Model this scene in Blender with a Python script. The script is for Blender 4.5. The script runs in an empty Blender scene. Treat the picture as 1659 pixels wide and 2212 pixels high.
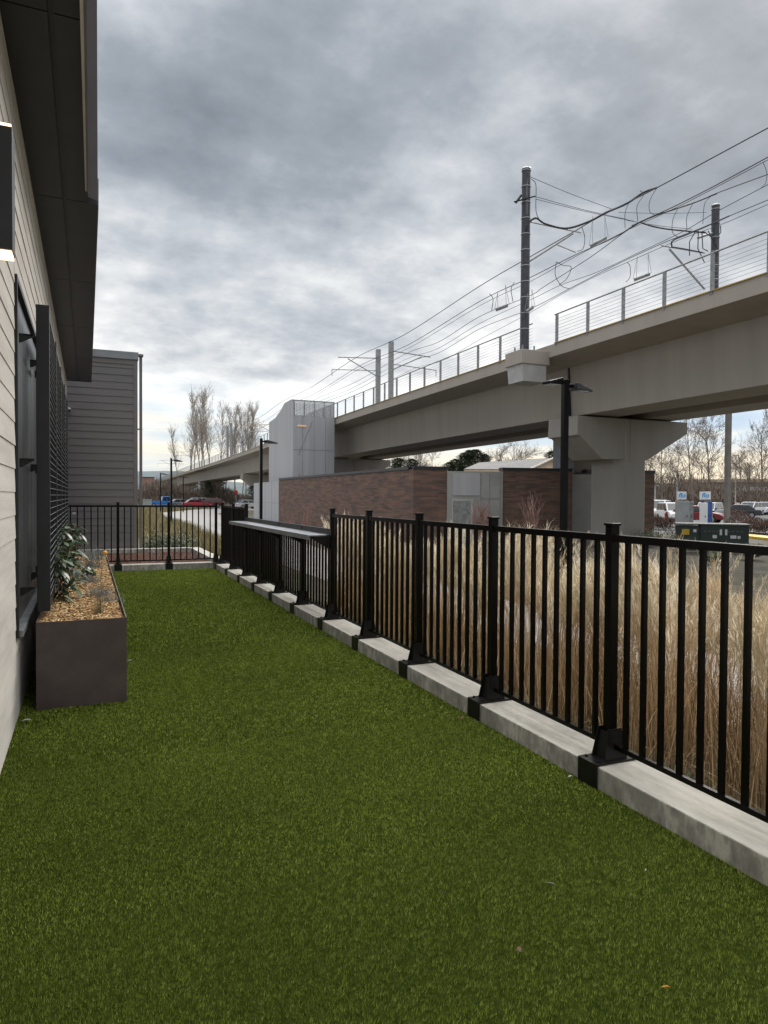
import bpy, math, random
import numpy as np
from math import radians, sin, cos, pi
random.seed(7); RNG = np.random.default_rng(11)
S = bpy.context.scene; COL = S.collection

# ------------------------------------------------------------------ camera
yaw, pitch, roll = radians(23.15), radians(-1.22), radians(0.35)
EYE = np.array([0, 0, 1.5])
f_ = np.array([sin(yaw)*cos(pitch), cos(yaw)*cos(pitch), sin(pitch)])
r0 = np.array([cos(yaw), -sin(yaw), 0]); u0 = np.cross(r0, f_)
r_ = r0*cos(roll)+u0*sin(roll); u_ = u0*cos(roll)-r0*sin(roll)
from mathutils import Matrix, Vector
cam = bpy.data.objects.new('camera', bpy.data.cameras.new('camera')); COL.objects.link(cam)
cam.matrix_world = Matrix([[r_[0], u_[0], -f_[0], 0], [r_[1], u_[1], -f_[1], 0], [r_[2], u_[2], -f_[2], 1.5], [0, 0, 0, 1]])
cam.data.sensor_fit = 'HORIZONTAL'; cam.data.sensor_width = 36; cam.data.lens = 1500/1659*36
cam.data.clip_start = 0.05; cam.data.clip_end = 6000
S.camera = cam

# ------------------------------------------------------------------ world: nishita sky behind a broken cloud deck
SUN_AZ, SUN_EL = radians(50), radians(34)      # azimuth measured from +Y towards +X
W = bpy.data.worlds.new('World'); S.world = W; W.use_nodes = True
nt = W.node_tree; nt.nodes.clear()
def N(t, **k):
    n = nt.nodes.new(t)
    for a, b in k.items(): setattr(n, a, b)
    return n
def L(a, b): nt.links.new(a, b)
def val(x):
    n = N('ShaderNodeValue'); n.outputs[0].default_value = x; return n.outputs[0]
def mth(op, a, b=None, c=None, clamp=False):
    n = N('ShaderNodeMath', operation=op, use_clamp=clamp)
    for i, x in enumerate((a, b, c)):
        if x is None: continue
        if isinstance(x, (int, float)): n.inputs[i].default_value = x
        else: L(x, n.inputs[i])
    return n.outputs[0]
def ramp(fac, pts, interp='LINEAR'):
    n = N('ShaderNodeValToRGB'); cr = n.color_ramp; cr.interpolation = interp
    while len(cr.elements) < len(pts): cr.elements.new(0.5)
    for e, (p, c) in zip(cr.elements, pts):
        e.position = p; e.color = (c, c, c, 1) if isinstance(c, (int, float)) else (*c, 1)
    L(fac, n.inputs[0]); return n.outputs[0]
tc = N('ShaderNodeTexCoord'); sep = N('ShaderNodeSeparateXYZ'); L(tc.outputs['Generated'], sep.inputs[0])
dx, dy, dz = sep.outputs
zc = mth('MAXIMUM', dz, 0.0)
den = mth('ADD', zc, 0.22)
comb = N('ShaderNodeCombineXYZ'); L(mth('DIVIDE', dx, den), comb.inputs[0]); L(mth('DIVIDE', dy, den), comb.inputs[1])
def noise(vec, scale, detail=6, rough=0.55, loc=(0, 0, 0), dist=0.0, sc=(1, 1, 1)):
    m = N('ShaderNodeMapping'); m.inputs['Location'].default_value = loc; m.inputs['Scale'].default_value = sc
    L(vec, m.inputs[0]); n = N('ShaderNodeTexNoise'); n.inputs['Scale'].default_value = scale
    n.inputs['Detail'].default_value = detail; n.inputs['Roughness'].default_value = rough; n.inputs['Distortion'].default_value = dist
    L(m.outputs[0], n.inputs['Vector']); return n.outputs['Fac']
n1 = noise(comb.outputs[0], 1.25, 10, 0.55, (3.1, 1.7, 0), 0.0)
n2 = noise(comb.outputs[0], 4.2, 10, 0.60, (8.2, 4.4, 0), 0.0)
elev = ramp(zc, [(0.0, .62), (.06, .70), (.16, .76), (.26, .68), (.34, .50), (.42, .26), (.50, .28), (.56, .48), (.64, .62), (1.0, .95)], 'B_SPLINE')
sd = (sin(radians(48)), cos(radians(48)))
az = mth('ADD', mth('MULTIPLY', dx, sd[0]), mth('MULTIPLY', dy, sd[1]))
azf = mth('MULTIPLY', mth('SUBTRACT', az, 0.84), 1.1)
lum = mth('ADD', elev, mth('MULTIPLY', mth('SUBTRACT', n1, 0.5), 1.85))
lum = mth('ADD', lum, mth('MULTIPLY', mth('SUBTRACT', n2, 0.5), 0.8))
lum = mth('ADD', lum, mth('MULTIPLY', mth('MAXIMUM', azf, 0.0), mth('MULTIPLY', zc, 2.2)))
cloud = ramp(lum, [(0.0, (.148, .167, .190)), (.30, (.228, .252, .282)), (.55, (.375, .395, .42)), (.78, (.57, .575, .575)), (1.0, (.80, .79, .765))])
# a slot of thin blue and cream streaks low over the horizon
hv = N('ShaderNodeCombineXYZ'); L(dx, hv.inputs[0]); L(dy, hv.inputs[1]); L(mth('MULTIPLY', dz, 9.0), hv.inputs[2])
n3 = noise(hv.outputs[0], 2.2, 6, 0.55, (1, 5, 2), 0.3)
streak = ramp(n3, [(.36, (.30, .42, .56)), (.50, (.47, .55, .61)), (.60, (.70, .68, .62)), (.74, (.85, .74, .53))])
warm = N('ShaderNodeMix', data_type='RGBA', blend_type='MIX')
L(mth('MULTIPLY', ramp(zc, [(0.0, 1.0), (.055, .95), (.075, .05), (.2, 0)]), mth('MULTIPLY', mth('MAXIMUM', mth('SUBTRACT', az, .62), 0.0), 2.2), clamp=True), warm.inputs[0])
L(streak, warm.inputs[6]); warm.inputs[7].default_value = (.84, .70, .48, 1)
low = ramp(mth('ADD', zc, mth('MULTIPLY', mth('SUBTRACT', n3, .5), .06)), [(0.0, .85), (.10, .75), (.17, 0.0)])
mixc = N('ShaderNodeMix', data_type='RGBA'); L(low, mixc.inputs[0]); L(cloud, mixc.inputs[6]); L(warm.outputs[2], mixc.inputs[7])
sky = N('ShaderNodeTexSky', sky_type='NISHITA', sun_disc=False); sky.sun_elevation = SUN_EL; sky.sun_rotation = SUN_AZ
skyb = N('ShaderNodeBackground'); L(sky.outputs[0], skyb.inputs[0]); skyb.inputs[1].default_value = 0.05
clb = N('ShaderNodeBackground'); L(mixc.outputs[2], clb.inputs[0])
# brighter cloud outside the dark bank (overhead), as an overcast sky is
L(mth('ADD', 1.12, mth('MULTIPLY', ramp(zc, [(.60, 0.0), (.85, 1.0)]), 2.2)), clb.inputs[1])
mx = N('ShaderNodeMixShader'); mx.inputs[0].default_value = 0.93
L(skyb.outputs[0], mx.inputs[1]); L(clb.outputs[0], mx.inputs[2])
wo = N('ShaderNodeOutputWorld'); L(mx.outputs[0], wo.inputs[0])

sl = bpy.data.lights.new('sun', 'SUN'); sl.energy = 1.2; sl.angle = radians(25); sl.color = (1.0, .955, .89)
so = bpy.data.objects.new('sun', sl); COL.objects.link(so)
sv = Vector((sin(SUN_AZ)*cos(SUN_EL), cos(SUN_AZ)*cos(SUN_EL), sin(SUN_EL)))
so.rotation_euler = sv.to_track_quat('Z', 'Y').to_euler()
S.view_settings.view_transform = 'Standard'; S.view_settings.look = 'None'
S.view_settings.exposure = 0.58; S.view_settings.gamma = 1.0
S.cycles.use_denoising = True; S.cycles.denoiser = 'OPENIMAGEDENOISE'; S.cycles.denoising_prefilter = 'NONE'; S.cycles.denoising_input_passes = 'RGB_ALBEDO_NORMAL'
S.cycles.max_bounces = 6; S.cycles.transparent_max_bounces = 12
S.cycles.sample_clamp_indirect = 4

# ------------------------------------------------------------------ picture helpers (used once, to turn measured pixels into world positions)
def ray(x, y): return f_ + r_*(x-829.5)/1500 + u_*(1106-y)/1500
def onz(x, y, z): d = ray(x, y); return EYE + d*(z-1.5)/d[2]
def onx(x, y, X): d = ray(x, y); return EYE + d*X/d[0]
def ony(x, y, Y): d = ray(x, y); return EYE + d*Y/d[1]
def dep(x, y, D): return EYE + ray(x, y)*D

# ------------------------------------------------------------------ materials
MATS = {}
def mat(name, c1, c2=None, rough=.7, scale=6, metal=0, bump=0, bscale=None, c3=None, streak=None, spec=.5, detail=6, stops=(.35, .65), trans=0, emit=None, tint=None, bumpdist=.01, twosided=0):
    m = bpy.data.materials.new(name); m.use_nodes = True; MATS[name] = m
    t = m.node_tree; b = t.nodes['Principled BSDF']; lk = t.links.new
    b.inputs['Roughness'].default_value = rough; b.inputs['Metallic'].default_value = metal
    b.inputs['Specular IOR Level'].default_value = spec
    co = t.nodes.new('ShaderNodeTexCoord'); geo = t.nodes.new('ShaderNodeNewGeometry')
    mp = t.nodes.new('ShaderNodeMapping'); lk(geo.outputs['Position'], mp.inputs[0])
    if streak: mp.inputs['Scale'].default_value = streak
    c2 = c2 or c1
    nz = t.nodes.new('ShaderNodeTexNoise'); nz.inputs['Scale'].default_value = scale; nz.inputs['Detail'].default_value = detail
    nz.inputs['Roughness'].default_value = .6; lk(mp.outputs[0], nz.inputs['Vector'])
    rp = t.nodes.new('ShaderNodeValToRGB'); lk((nz.outputs['Fac']), rp.inputs[0])
    pts = [(stops[0], c1), (stops[1], c2)] if c3 is None else [(stops[0], c1), (.5, c3), (stops[1], c2)]
    while len(rp.color_ramp.elements) < len(pts): rp.color_ramp.elements.new(.5)
    for e, (p, c) in zip(rp.color_ramp.elements, pts): e.position = p; e.color = (*c, 1)
    out = rp.outputs[0]
    if tint:                                   # per-blade variation stored on the mesh
        at = t.nodes.new('ShaderNodeAttribute'); at.attribute_name = 'tint'
        r2 = t.nodes.new('ShaderNodeValToRGB'); lk(at.outputs['Fac'], r2.inputs[0])
        while len(r2.color_ramp.elements) < len(tint): r2.color_ramp.elements.new(.5)
        for i, (e, c) in enumerate(zip(r2.color_ramp.elements, tint)): e.position = i/(len(tint)-1); e.color = (*c, 1)
        mm = t.nodes.new('ShaderNodeMix'); mm.data_type = 'RGBA'; mm.blend_type = 'MULTIPLY'; mm.inputs[0].default_value = 1
        lk(r2.outputs[0], mm.inputs[6]); lk(out, mm.inputs[7]); out = mm.outputs[2]
    lk(out, b.inputs['Base Color'])
    if bump:
        bn = t.nodes.new('ShaderNodeTexNoise'); bn.inputs['Scale'].default_value = bscale or scale*6; bn.inputs['Detail'].default_value = 5
        lk(mp.outputs[0], bn.inputs['Vector'])
        bp = t.nodes.new('ShaderNodeBump'); bp.inputs['Strength'].default_value = bump; bp.inputs['Distance'].default_value = bumpdist
        lk(bn.outputs['Fac'], bp.inputs['Height']); lk(bp.outputs[0], b.inputs['Normal'])
    if emit:
        b.inputs['Emission Color'].default_value = (*emit[0], 1); b.inputs['Emission Strength'].default_value = emit[1]
    if trans:
        tr = t.nodes.new('ShaderNodeBsdfTransparent'); ms = t.nodes.new('ShaderNodeMixShader'); ms.inputs[0].default_value = trans
        o = t.nodes['Material Output']; lk(b.outputs[0], ms.inputs[1]); lk(tr.outputs[0], ms.inputs[2]); lk(ms.outputs[0], o.inputs[0])
    return m
def g(v, w=1.0): return (v*w, v, v/w)
M_soil = mat('soil', (.035, .026, .018), (.10, .075, .05), .95, 3, bump=.8, bscale=30, bumpdist=.03)
M_ground = mat('ground_cover_soil', (.07, .065, .045), (.16, .14, .10), .95, 1.2, bump=.6, bscale=12, bumpdist=.05)
M_turfbase = mat('turf_backing', (.020, .030, .005), (.042, .058, .011), 1, 30, bump=.8, bscale=300, bumpdist=.01, spec=0)
M_turf = mat('turf_blades', (.90, .90, .9), (1.08, 1.08, 1.05), .8, 1.4, spec=.02, tint=[(.036, .052, .009), (.148, .196, .028), (.280, .345, .058), (.47, .53, .16)])
M_conc = mat('kerb_concrete', (.30, .285, .25), (.47, .455, .41), .85, 5, bump=.35, bscale=60, c3=(.40, .385, .345), bumpdist=.004)
M_paving = mat('walk_concrete', (.30, .285, .265), (.38, .365, .34), .9, 1.6, bump=.2, bscale=50, bumpdist=.004)
M_asphalt = mat('asphalt', (.085, .085, .088), (.14, .14, .14), .9, 1.2, bump=.3, bscale=60)
M_via = mat('viaduct_concrete', (.285, .252, .218), (.378, .340, .300), .82, .9, bump=.15, bscale=14, streak=(1.6, 1.6, .10), c3=(.336, .300, .260), stops=(.12, .88))
M_viad = mat('pier_concrete', (.265, .245, .222), (.345, .322, .294), .82, 1.1, bump=.15, bscale=14, streak=(1.6, 1.6, .2), stops=(.12, .88))
M_block = mat('pale_painted_steel', (.34, .335, .335), (.42, .415, .41), .6, 2)
M_black = mat('black_powder_coat', (.0022, .002, .002), (.004, .0036, .0036), .3, 9, spec=.16, bump=.05, bscale=120)
M_blackplate = mat('black_bracket_steel', (.004, .004, .004), (.009, .009, .0095), .4, 14, spec=.35)
M_galv = mat('galvanised_steel', (.34, .35, .37), (.50, .51, .53), .34, 8, metal=.85)
M_galvd = mat('weathered_galvanised', (.20, .205, .21), (.32, .325, .33), .5, 6, metal=.5)
M_wall = mat('cream_fibre_siding', (.53, .49, .44), (.66, .615, .56), .8, 2.2, bump=.35, bscale=9, streak=(1, .35, 2.4), c3=(.60, .56, .51), bumpdist=.01)
M_soffit = mat('dark_bronze_soffit', (.019, .0185, .0235), (.026, .0255, .031), .5, 3)
M_seam = mat('soffit_seam', (.006, .006, .006), None, .8)
M_fascia = mat('slate_fascia_metal', (.20, .195, .27), (.23, .225, .30), .45, 2)
M_trimlight = mat('pale_soffit_trim', (.62, .55, .47), (.72, .65, .57), .6, 3)
M_charc = mat('charcoal_frame', (.012, .012, .015), (.018, .018, .021), .45, 6)
M_ribbed = mat('dark_ribbed_steel', (.085, .09, .10), (.10, .105, .115), .3, 1.6, metal=.6, streak=(1, 9, .1), detail=2)
M_grayside = mat('gray_lap_siding', (.128, .122, .123), (.146, .139, .140), .75, 2.5, bump=.2, bscale=18, streak=(.3, 1, 2))
M_graytrim = mat('gray_trim_board', (.135, .127, .123), (.15, .141, .137), .7, 4)
M_coping = mat('gray_metal_coping', (.19, .20, .21), (.24, .25, .26), .4, 3, metal=.4)
M_planter = mat('dark_corten_steel', (.062, .045, .043), (.105, .084, .078), .5, 3.2, bump=.1, bscale=20, c3=(.082, .060, .058), metal=.1, stops=(.3, .7))
M_edge = mat('raw_steel_edge', (.22, .20, .18), (.30, .28, .25), .4, 9, metal=.6)
M_mulch = mat('golden_mulch', (.20, .11, .045), (.48, .31, .14), .9, 30, bump=1, bscale=90, bumpdist=.02)
M_chip = mat('bark_chips', (.75, .75, .75), (1.1, 1.1, 1.1), .85, 25, tint=[(.14, .075, .03), (.50, .29, .12), (.70, .46, .21), (.82, .62, .35)])
M_redmulch = mat('red_brown_mulch', (.085, .040, .028), (.21, .11, .08), .95, 22, bump=1, bscale=80, bumpdist=.02)
M_redchip = mat('red_bark_chips', (.75, .75, .75), (1.1, 1.1, 1.1), .9, 25, tint=[(.07, .03, .02), (.17, .085, .06), (.26, .15, .11)])
M_leaf = mat('glossy_leaf', (.75, .8, .75), (1.15, 1.1, 1.1), .35, 8, spec=.6, tint=[(.016, .036, .011), (.035, .07, .022), (.075, .12, .042), (.20, .25, .13)])
M_bluegrass = mat('blue_fescue', (.8, .8, .8), (1.1, 1.1, 1.1), .8, 8, tint=[(.13, .15, .14), (.24, .27, .27), (.35, .36, .34)])
M_tan = mat('dry_feather_grass', (.85, .82, .80), (1.15, 1.1, 1.08), .8, 2.3, spec=.2, tint=[(.16, .12, .06), (.38, .275, .155), (.60, .44, .27), (.74, .60, .40)])
M_plume = mat('feathery_plume', (.9, .9, .9), (1.1, 1.1, 1.1), .9, 2, spec=.1, tint=[(.56, .46, .32), (.76, .65, .48), (.88, .80, .66)])
M_olive = mat('olive_bank_grass', (.85, .85, .85), (1.1, 1.1, 1.1), .85, 1.0, tint=[(.11, .10, .04), (.24, .20, .09), (.38, .30, .15)])
M_shrub = mat('gray_green_shrub', (.8, .8, .8), (1.15, 1.15, 1.1), .7, 2, tint=[(.045, .06, .03), (.10, .125, .065), (.20, .22, .14), (.34, .36, .27)])
M_hedge = mat('brown_winter_hedge', (.8, .8, .8), (1.1, 1.1, 1.1), .9, 2, tint=[(.05, .026, .020), (.11, .06, .045), (.18, .11, .08)])
M_bark = mat('gray_bark', (.11, .095, .08), (.21, .19, .165), .9, 3, bump=.3)
M_barkp = mat('pale_poplar_bark', (.24, .22, .19), (.36, .335, .30), .9, 3)
M_twig = mat('twigs', (.15, .115, .09), (.24, .195, .16), .9, 3)
M_twigp = mat('pale_twigs', (.26, .225, .19), (.37, .33, .285), .9, 3)
M_redtwig = mat('red_brown_twigs', (.20, .11, .095), (.33, .20, .17), .8, 3)
M_conif = mat('conifer_needles', (.8, .8, .8), (1.15, 1.1, 1.1), .85, .6, tint=[(.022, .04, .02), (.055, .085, .04), (.11, .14, .07)])
M_roof = mat('shingle_roof', (.19, .18, .175), (.27, .26, .25), .9, 3, bump=.4)
M_beige = mat('beige_stucco', (.48, .36, .25), (.56, .43, .31), .85, 1)
M_panel = mat('perforated_gray_metal', (.34, .34, .36), (.40, .40, .42), .6, .8, metal=0, streak=(3, 3, .15))
M_panel2 = mat('satin_gray_panel', (.27, .265, .255), (.33, .325, .31), .45, 1.2, metal=.1)
M_mesh = mat('perforated_screen', (.34, .345, .36), None, .5, 2, trans=.58)
M_white = mat('white_enamel', (.70, .71, .72), (.78, .78, .79), .3, 4)
M_green = mat('transformer_green', (.018, .034, .026), (.030, .050, .040), .45, 3)
M_greentop = mat('transformer_lid', (.10, .115, .10), (.14, .155, .14), .6, 4)
M_cab = mat('cabinet_gray', (.27, .29, .30), (.33, .35, .36), .5, 3)
M_blue = mat('charger_blue', (.03, .08, .25), (.04, .10, .30), .4, 3)
M_signblue = mat('sign_lettering_blue', (.02, .33, .72), None, .4)
M_yellow = mat('yellow_paint', (.60, .40, .03), (.70, .48, .05), .6, 5)
M_safety = mat('yellow_edge_trim', (.36, .235, .04), (.48, .32, .07), .7, 3)
M_glass = mat('dark_glass', (.02, .024, .028), None, .08, spec=.8)
M_tyre = mat('tyre_rubber', (.015, .015, .015), None, .85)
M_rim = mat('wheel_alloy', (.35, .35, .36), None, .3, metal=.8)
M_red = mat('tail_light_red', (.45, .015, .015), None, .3)
M_clear = mat('headlight_lens', (.75, .75, .75), None, .1)
M_orange = mat('orange_plastic', (.85, .42, .03), None, .5)
M_lamp = mat('lamp_lens', (.55, .57, .6), None, .2)
M_warm = mat('warm_lamp_glow', (1, .8, .6), None, .5, emit=((1, .60, .32), 2.4))
M_warm2 = mat('stair_lamp_glow', (.4, .28, .18), None, .5, emit=((1, .55, .25), .25))
M_hill = mat('hazy_wooded_hill', (.10, .13, .145), (.15, .175, .18), 1, .02)  # bluish distance haze is mixed into the hill's base colour
M_wire = mat('blackened_cable', (.028, .03, .042), None, .6)
M_pole = mat('dark_steel_pole', (.052, .052, .062), (.075, .075, .085), .38, 5, metal=.5)
M_band = mat('stainless_band', (.45, .45, .46), None, .35, metal=.7)
M_column = mat('weathered_brown_column', (.12, .108, .095), (.16, .146, .13), .7, 2)
M_store = mat('store_wall', (.20, .17, .15), (.28, .24, .21), .9, .5)

def brick_mat():
    m = bpy.data.materials.new('long_brown_brick'); m.use_nodes = True; t = m.node_tree; lk = t.links.new; b = t.nodes['Principled BSDF']
    geo = t.nodes.new('ShaderNodeNewGeometry'); sp = t.nodes.new('ShaderNodeSeparateXYZ'); lk(geo.outputs['Position'], sp.inputs[0])
    su = t.nodes.new('ShaderNodeMath'); su.operation = 'SUBTRACT'; lk(sp.outputs[0], su.inputs[0]); lk(sp.outputs[1], su.inputs[1])
    cb = t.nodes.new('ShaderNodeCombineXYZ'); lk(su.outputs[0], cb.inputs[0]); lk(sp.outputs[2], cb.inputs[1])
    def brick(w, h, mort, c1, c2, bias):
        n = t.nodes.new('ShaderNodeTexBrick'); n.inputs['Scale'].default_value = 1; n.inputs['Brick Width'].default_value = w; n.inputs['Row Height'].default_value = h
        n.inputs['Mortar Size'].default_value = mort; n.inputs['Color1'].default_value = (*c1, 1); n.inputs['Color2'].default_value = (*c2, 1)
        n.inputs['Mortar'].default_value = (.085, .07, .06, 1); n.inputs['Bias'].default_value = bias; n.offset = .37; lk(cb.outputs[0], n.inputs['Vector']); return n
    a = brick(.60, .075, .006, (.165, .095, .070), (.068, .054, .050), -.25)
    z = t.nodes.new('ShaderNodeTexNoise'); z.inputs['Scale'].default_value = 1.0; z.inputs['Detail'].default_value = 3
    mp = t.nodes.new('ShaderNodeMapping'); mp.inputs['Scale'].default_value = (1, 4.5, 1); lk(cb.outputs[0], mp.inputs[0]); lk(mp.outputs[0], z.inputs['Vector'])
    r = t.nodes.new('ShaderNodeValToRGB'); lk(z.outputs['Fac'], r.inputs[0]); r.color_ramp.elements[0].position = .35; r.color_ramp.elements[0].color = (.78, .78, .82, 1)
    r.color_ramp.elements[1].position = .62; r.color_ramp.elements[1].color = (1.15, 1.12, 1.1, 1)
    mm = t.nodes.new('ShaderNodeMix'); mm.data_type = 'RGBA'; mm.blend_type = 'MULTIPLY'; mm.inputs[0].default_value = 1
    lk(a.outputs['Color'], mm.inputs[6]); lk(r.outputs[0], mm.inputs[7]); lk(mm.outputs[2], b.inputs['Base Color']); b.inputs['Roughness'].default_value = .85
    bp = t.nodes.new('ShaderNodeBump'); bp.invert = True; bp.inputs['Strength'].default_value = .5; bp.inputs['Distance'].default_value = .008; lk(a.outputs['Fac'], bp.inputs['Height']); lk(bp.outputs[0], b.inputs['Normal'])
    return m
M_brick = brick_mat()

# ------------------------------------------------------------------ mesh helpers
class MB:
    def __init__(s): s.v = []; s.f = []
    def add(s, vs, fs):
        o = len(s.v); s.v += [tuple(map(float, p)) for p in vs]; s.f += [tuple(i+o for i in q) for q in fs]; return s
    def box(s, x0, x1, y0, y1, z0, z1):
        return s.add([(x0, y0, z0), (x1, y0, z0), (x1, y1, z0), (x0, y1, z0), (x0, y0, z1), (x1, y0, z1), (x1, y1, z1), (x0, y1, z1)],
                     [(0, 3, 2, 1), (4, 5, 6, 7), (0, 1, 5, 4), (1, 2, 6, 5), (2, 3, 7, 6), (3, 0, 4, 7)])
    def hexa(s, p): return s.add(p, [(0, 3, 2, 1), (4, 5, 6, 7), (0, 1, 5, 4), (1, 2, 6, 5), (2, 3, 7, 6), (3, 0, 4, 7)])
    def prism(s, poly, vec):                    # poly: 3d points, extruded by vec
        n = len(poly); p2 = [tuple(np.add(p, vec)) for p in poly]
        return s.add(list(poly)+p2, [tuple(range(n))[::-1], tuple(range(n, 2*n))]+[(i, (i+1) % n, n+(i+1) % n, n+i) for i in range(n)])
    def tube(s, pts, r, n=6, caps=True):
        pts = [np.array(p, float) for p in pts]; rs = r if hasattr(r, '__len__') else [r]*len(pts)
        base = len(s.v); vs = []; fs = []
        up = np.array([0, 0, 1.]); prev = None
        for i, p in enumerate(pts):
            d = pts[min(i+1, len(pts)-1)]-pts[max(i-1, 0)]; d = d/(np.linalg.norm(d)+1e-9)
            if prev is None:
                a = np.cross(d, up)
                if np.linalg.norm(a) < .05: a = np.cross(d, [1, 0, 0])
            else: a = prev-d*np.dot(prev, d)
            a = a/(np.linalg.norm(a)+1e-9); prev = a; b = np.cross(d, a)
            for k in range(n):
                t = 2*pi*k/n+pi/n; vs.append(p+rs[i]*(a*cos(t)+b*sin(t)))
        for i in range(len(pts)-1):
            for k in range(n): fs.append((i*n+k, i*n+(k+1) % n, (i+1)*n+(k+1) % n, (i+1)*n+k))
        if caps: fs += [tuple(range(n))[::-1], tuple(range((len(pts)-1)*n, len(pts)*n))]
        return s.add(vs, fs)
    def bar(s, p, q, w, h=None):                # rectangular bar from p to q
        h = h or w; p = np.array(p, float); q = np.array(q, float); d = q-p; d /= np.linalg.norm(d)
        a = np.cross(d, [0, 0, 1.])
        if np.linalg.norm(a) < .05: a = np.array([1., 0, 0])
        a /= np.linalg.norm(a); b = np.cross(a, d); a = a*w/2; b = b*h/2
        return s.hexa([p-a-b, p+a-b, p+a+b, p-a+b, q-a-b, q+a-b, q+a+b, q-a+b])
    def cyl(s, c, r, h, n=16, axis='z'):
        d = {'x': (h, 0, 0), 'y': (0, h, 0), 'z': (0, 0, h)}[axis]; return s.tube([c, np.add(c, d)], r, n)
    def sphere(s, c, r, n=10, sz=1.0):
        vs = []; fs = []
        for i in range(n+1):
            for k in range(n*2): a = pi*i/n; b = pi*k/n; vs.append((c[0]+r*sin(a)*cos(b), c[1]+r*sin(a)*sin(b), c[2]+r*sz*cos(a)))
        for i in range(n):
            for k in range(n*2): fs.append((i*2*n+k, (i+1)*2*n+k, (i+1)*2*n+(k+1) % (2*n), i*2*n+(k+1) % (2*n)))
        return s.add(vs, fs)
    def build(s, name, m, parent=None, bevel=0, smooth=False, label=None, origin=None):
        me = bpy.data.meshes.new(name)
        o = bpy.data.objects.new(name, me); COL.objects.link(o)
        if origin is None and parent is None and s.v:
            a = np.array(s.v); origin = ((a[:, 0].min()+a[:, 0].max())/2, (a[:, 1].min()+a[:, 1].max())/2, a[:, 2].min())
        if parent is not None and origin is None: origin = tuple(parent.get('_loc', (0, 0, 0)))
        vs = [(p[0]-origin[0], p[1]-origin[1], p[2]-origin[2]) for p in s.v]
        me.from_pydata(vs, [], s.f); me.materials.append(m); me.update()
        if parent is not None: o.parent = parent; o['_loc'] = origin
        else: o.location = origin; o['_loc'] = origin
        if smooth: me.polygons.foreach_set('use_smooth', [True]*len(me.polygons))
        if bevel:
            b = o.modifiers.new('bevel', 'BEVEL'); b.width = bevel; b.segments = 2; b.limit_method = 'ANGLE'
        if label: o['label'] = label
        return o
def tag(o, label=None, cat=None, group=None, kind=None):
    if label: o['label'] = label
    if cat: o['category'] = cat
    if group: o['group'] = group
    if kind: o['kind'] = kind
    return o
def thing(name, loc, label, cat, group=None, rz=0):
    o = bpy.data.objects.new(name, None); COL.objects.link(o); o.location = loc; o['_loc'] = tuple(float(x) for x in loc); o.rotation_euler.z = rz
    o.empty_display_size = .2
    return tag(o, label, cat, group)
def local(name, label, cat, group=None):       # a thing modelled about its own origin and moved later
    return thing(name, (0, 0, 0), label, cat, group)
def dup(root, loc, rz=0, sc=1, label=None, group=None):
    r = root.copy(); COL.objects.link(r); r.location = loc; r.rotation_euler = (0, 0, rz); r.scale = (sc,)*3 if not hasattr(sc, '__len__') else sc
    for ch in list(root.children):
        c = ch.copy(); COL.objects.link(c); c.parent = r
        for gg in ch.children:
            d = gg.copy(); COL.objects.link(d); d.parent = c
    if label: r['label'] = label
    if group: r['group'] = group
    return r
def npmesh(name, V, F, m, parent=None, tint=None, smooth=False, origin=(0, 0, 0)):
    V = np.asarray(V, np.float32)-np.asarray(origin, np.float32); F = np.asarray(F, np.int32); k = F.shape[1]
    me = bpy.data.meshes.new(name); me.vertices.add(len(V)); me.vertices.foreach_set('co', V.ravel())
    me.loops.add(F.size); me.loops.foreach_set('vertex_index', F.ravel())
    me.polygons.add(len(F)); me.polygons.foreach_set('loop_start', np.arange(0, F.size, k, dtype=np.int32))
    if tint is not None:
        at = me.attributes.new('tint', 'FLOAT', 'POINT'); at.data.foreach_set('value', np.asarray(tint, np.float32))
    me.materials.append(m); me.update(calc_edges=True)
    if smooth: me.polygons.foreach_set('use_smooth', [True]*len(F))
    o = bpy.data.objects.new(name, me); COL.objects.link(o)
    if parent is not None: o.parent = parent
    else: o.location = origin
    return o
def ribbons(P, az, tilt, length, width, droop, segs=4, tint=None, taper=True):
    """arching blades: P (n,3) roots, az heading, tilt from vertical, droop extra tilt by the tip"""
    n = len(P); V = np.zeros((n, segs+1, 2, 3)); cur = np.array(P, float)
    side = np.stack([-np.sin(az), np.cos(az), np.zeros(n)], 1)
    for i in range(segs+1):
        t = i/segs; w = width*(1-t*.85 if taper else 1-.3*t)/2
        V[:, i, 0] = cur-side*w[:, None]; V[:, i, 1] = cur+side*w[:, None]
        th = tilt+droop*t**1.3; step = (length/segs)[:, None]
        cur = cur+step*np.stack([np.sin(th)*np.cos(az), np.sin(th)*np.sin(az), np.cos(th)], 1)
    V = V.reshape(-1, 3); b = (np.arange(n)*(segs+1)*2)[:, None]
    F = np.concatenate([b+np.array([[2*i, 2*i+1, 2*i+3, 2*i+2]]) for i in range(segs)], 0)
    T = np.repeat(tint if tint is not None else RNG.random(n), (segs+1)*2)
    return V, F, T, cur
def join(parts):
    V = []; F = []; T = []; o = 0
    for v, f, t in parts: V.append(v); F.append(f+o); T.append(t); o += len(v)
    return np.concatenate(V), np.concatenate(F), np.concatenate(T)
R = RNG.random
def U(a, b, n): return RNG.uniform(a, b, n)

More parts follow.
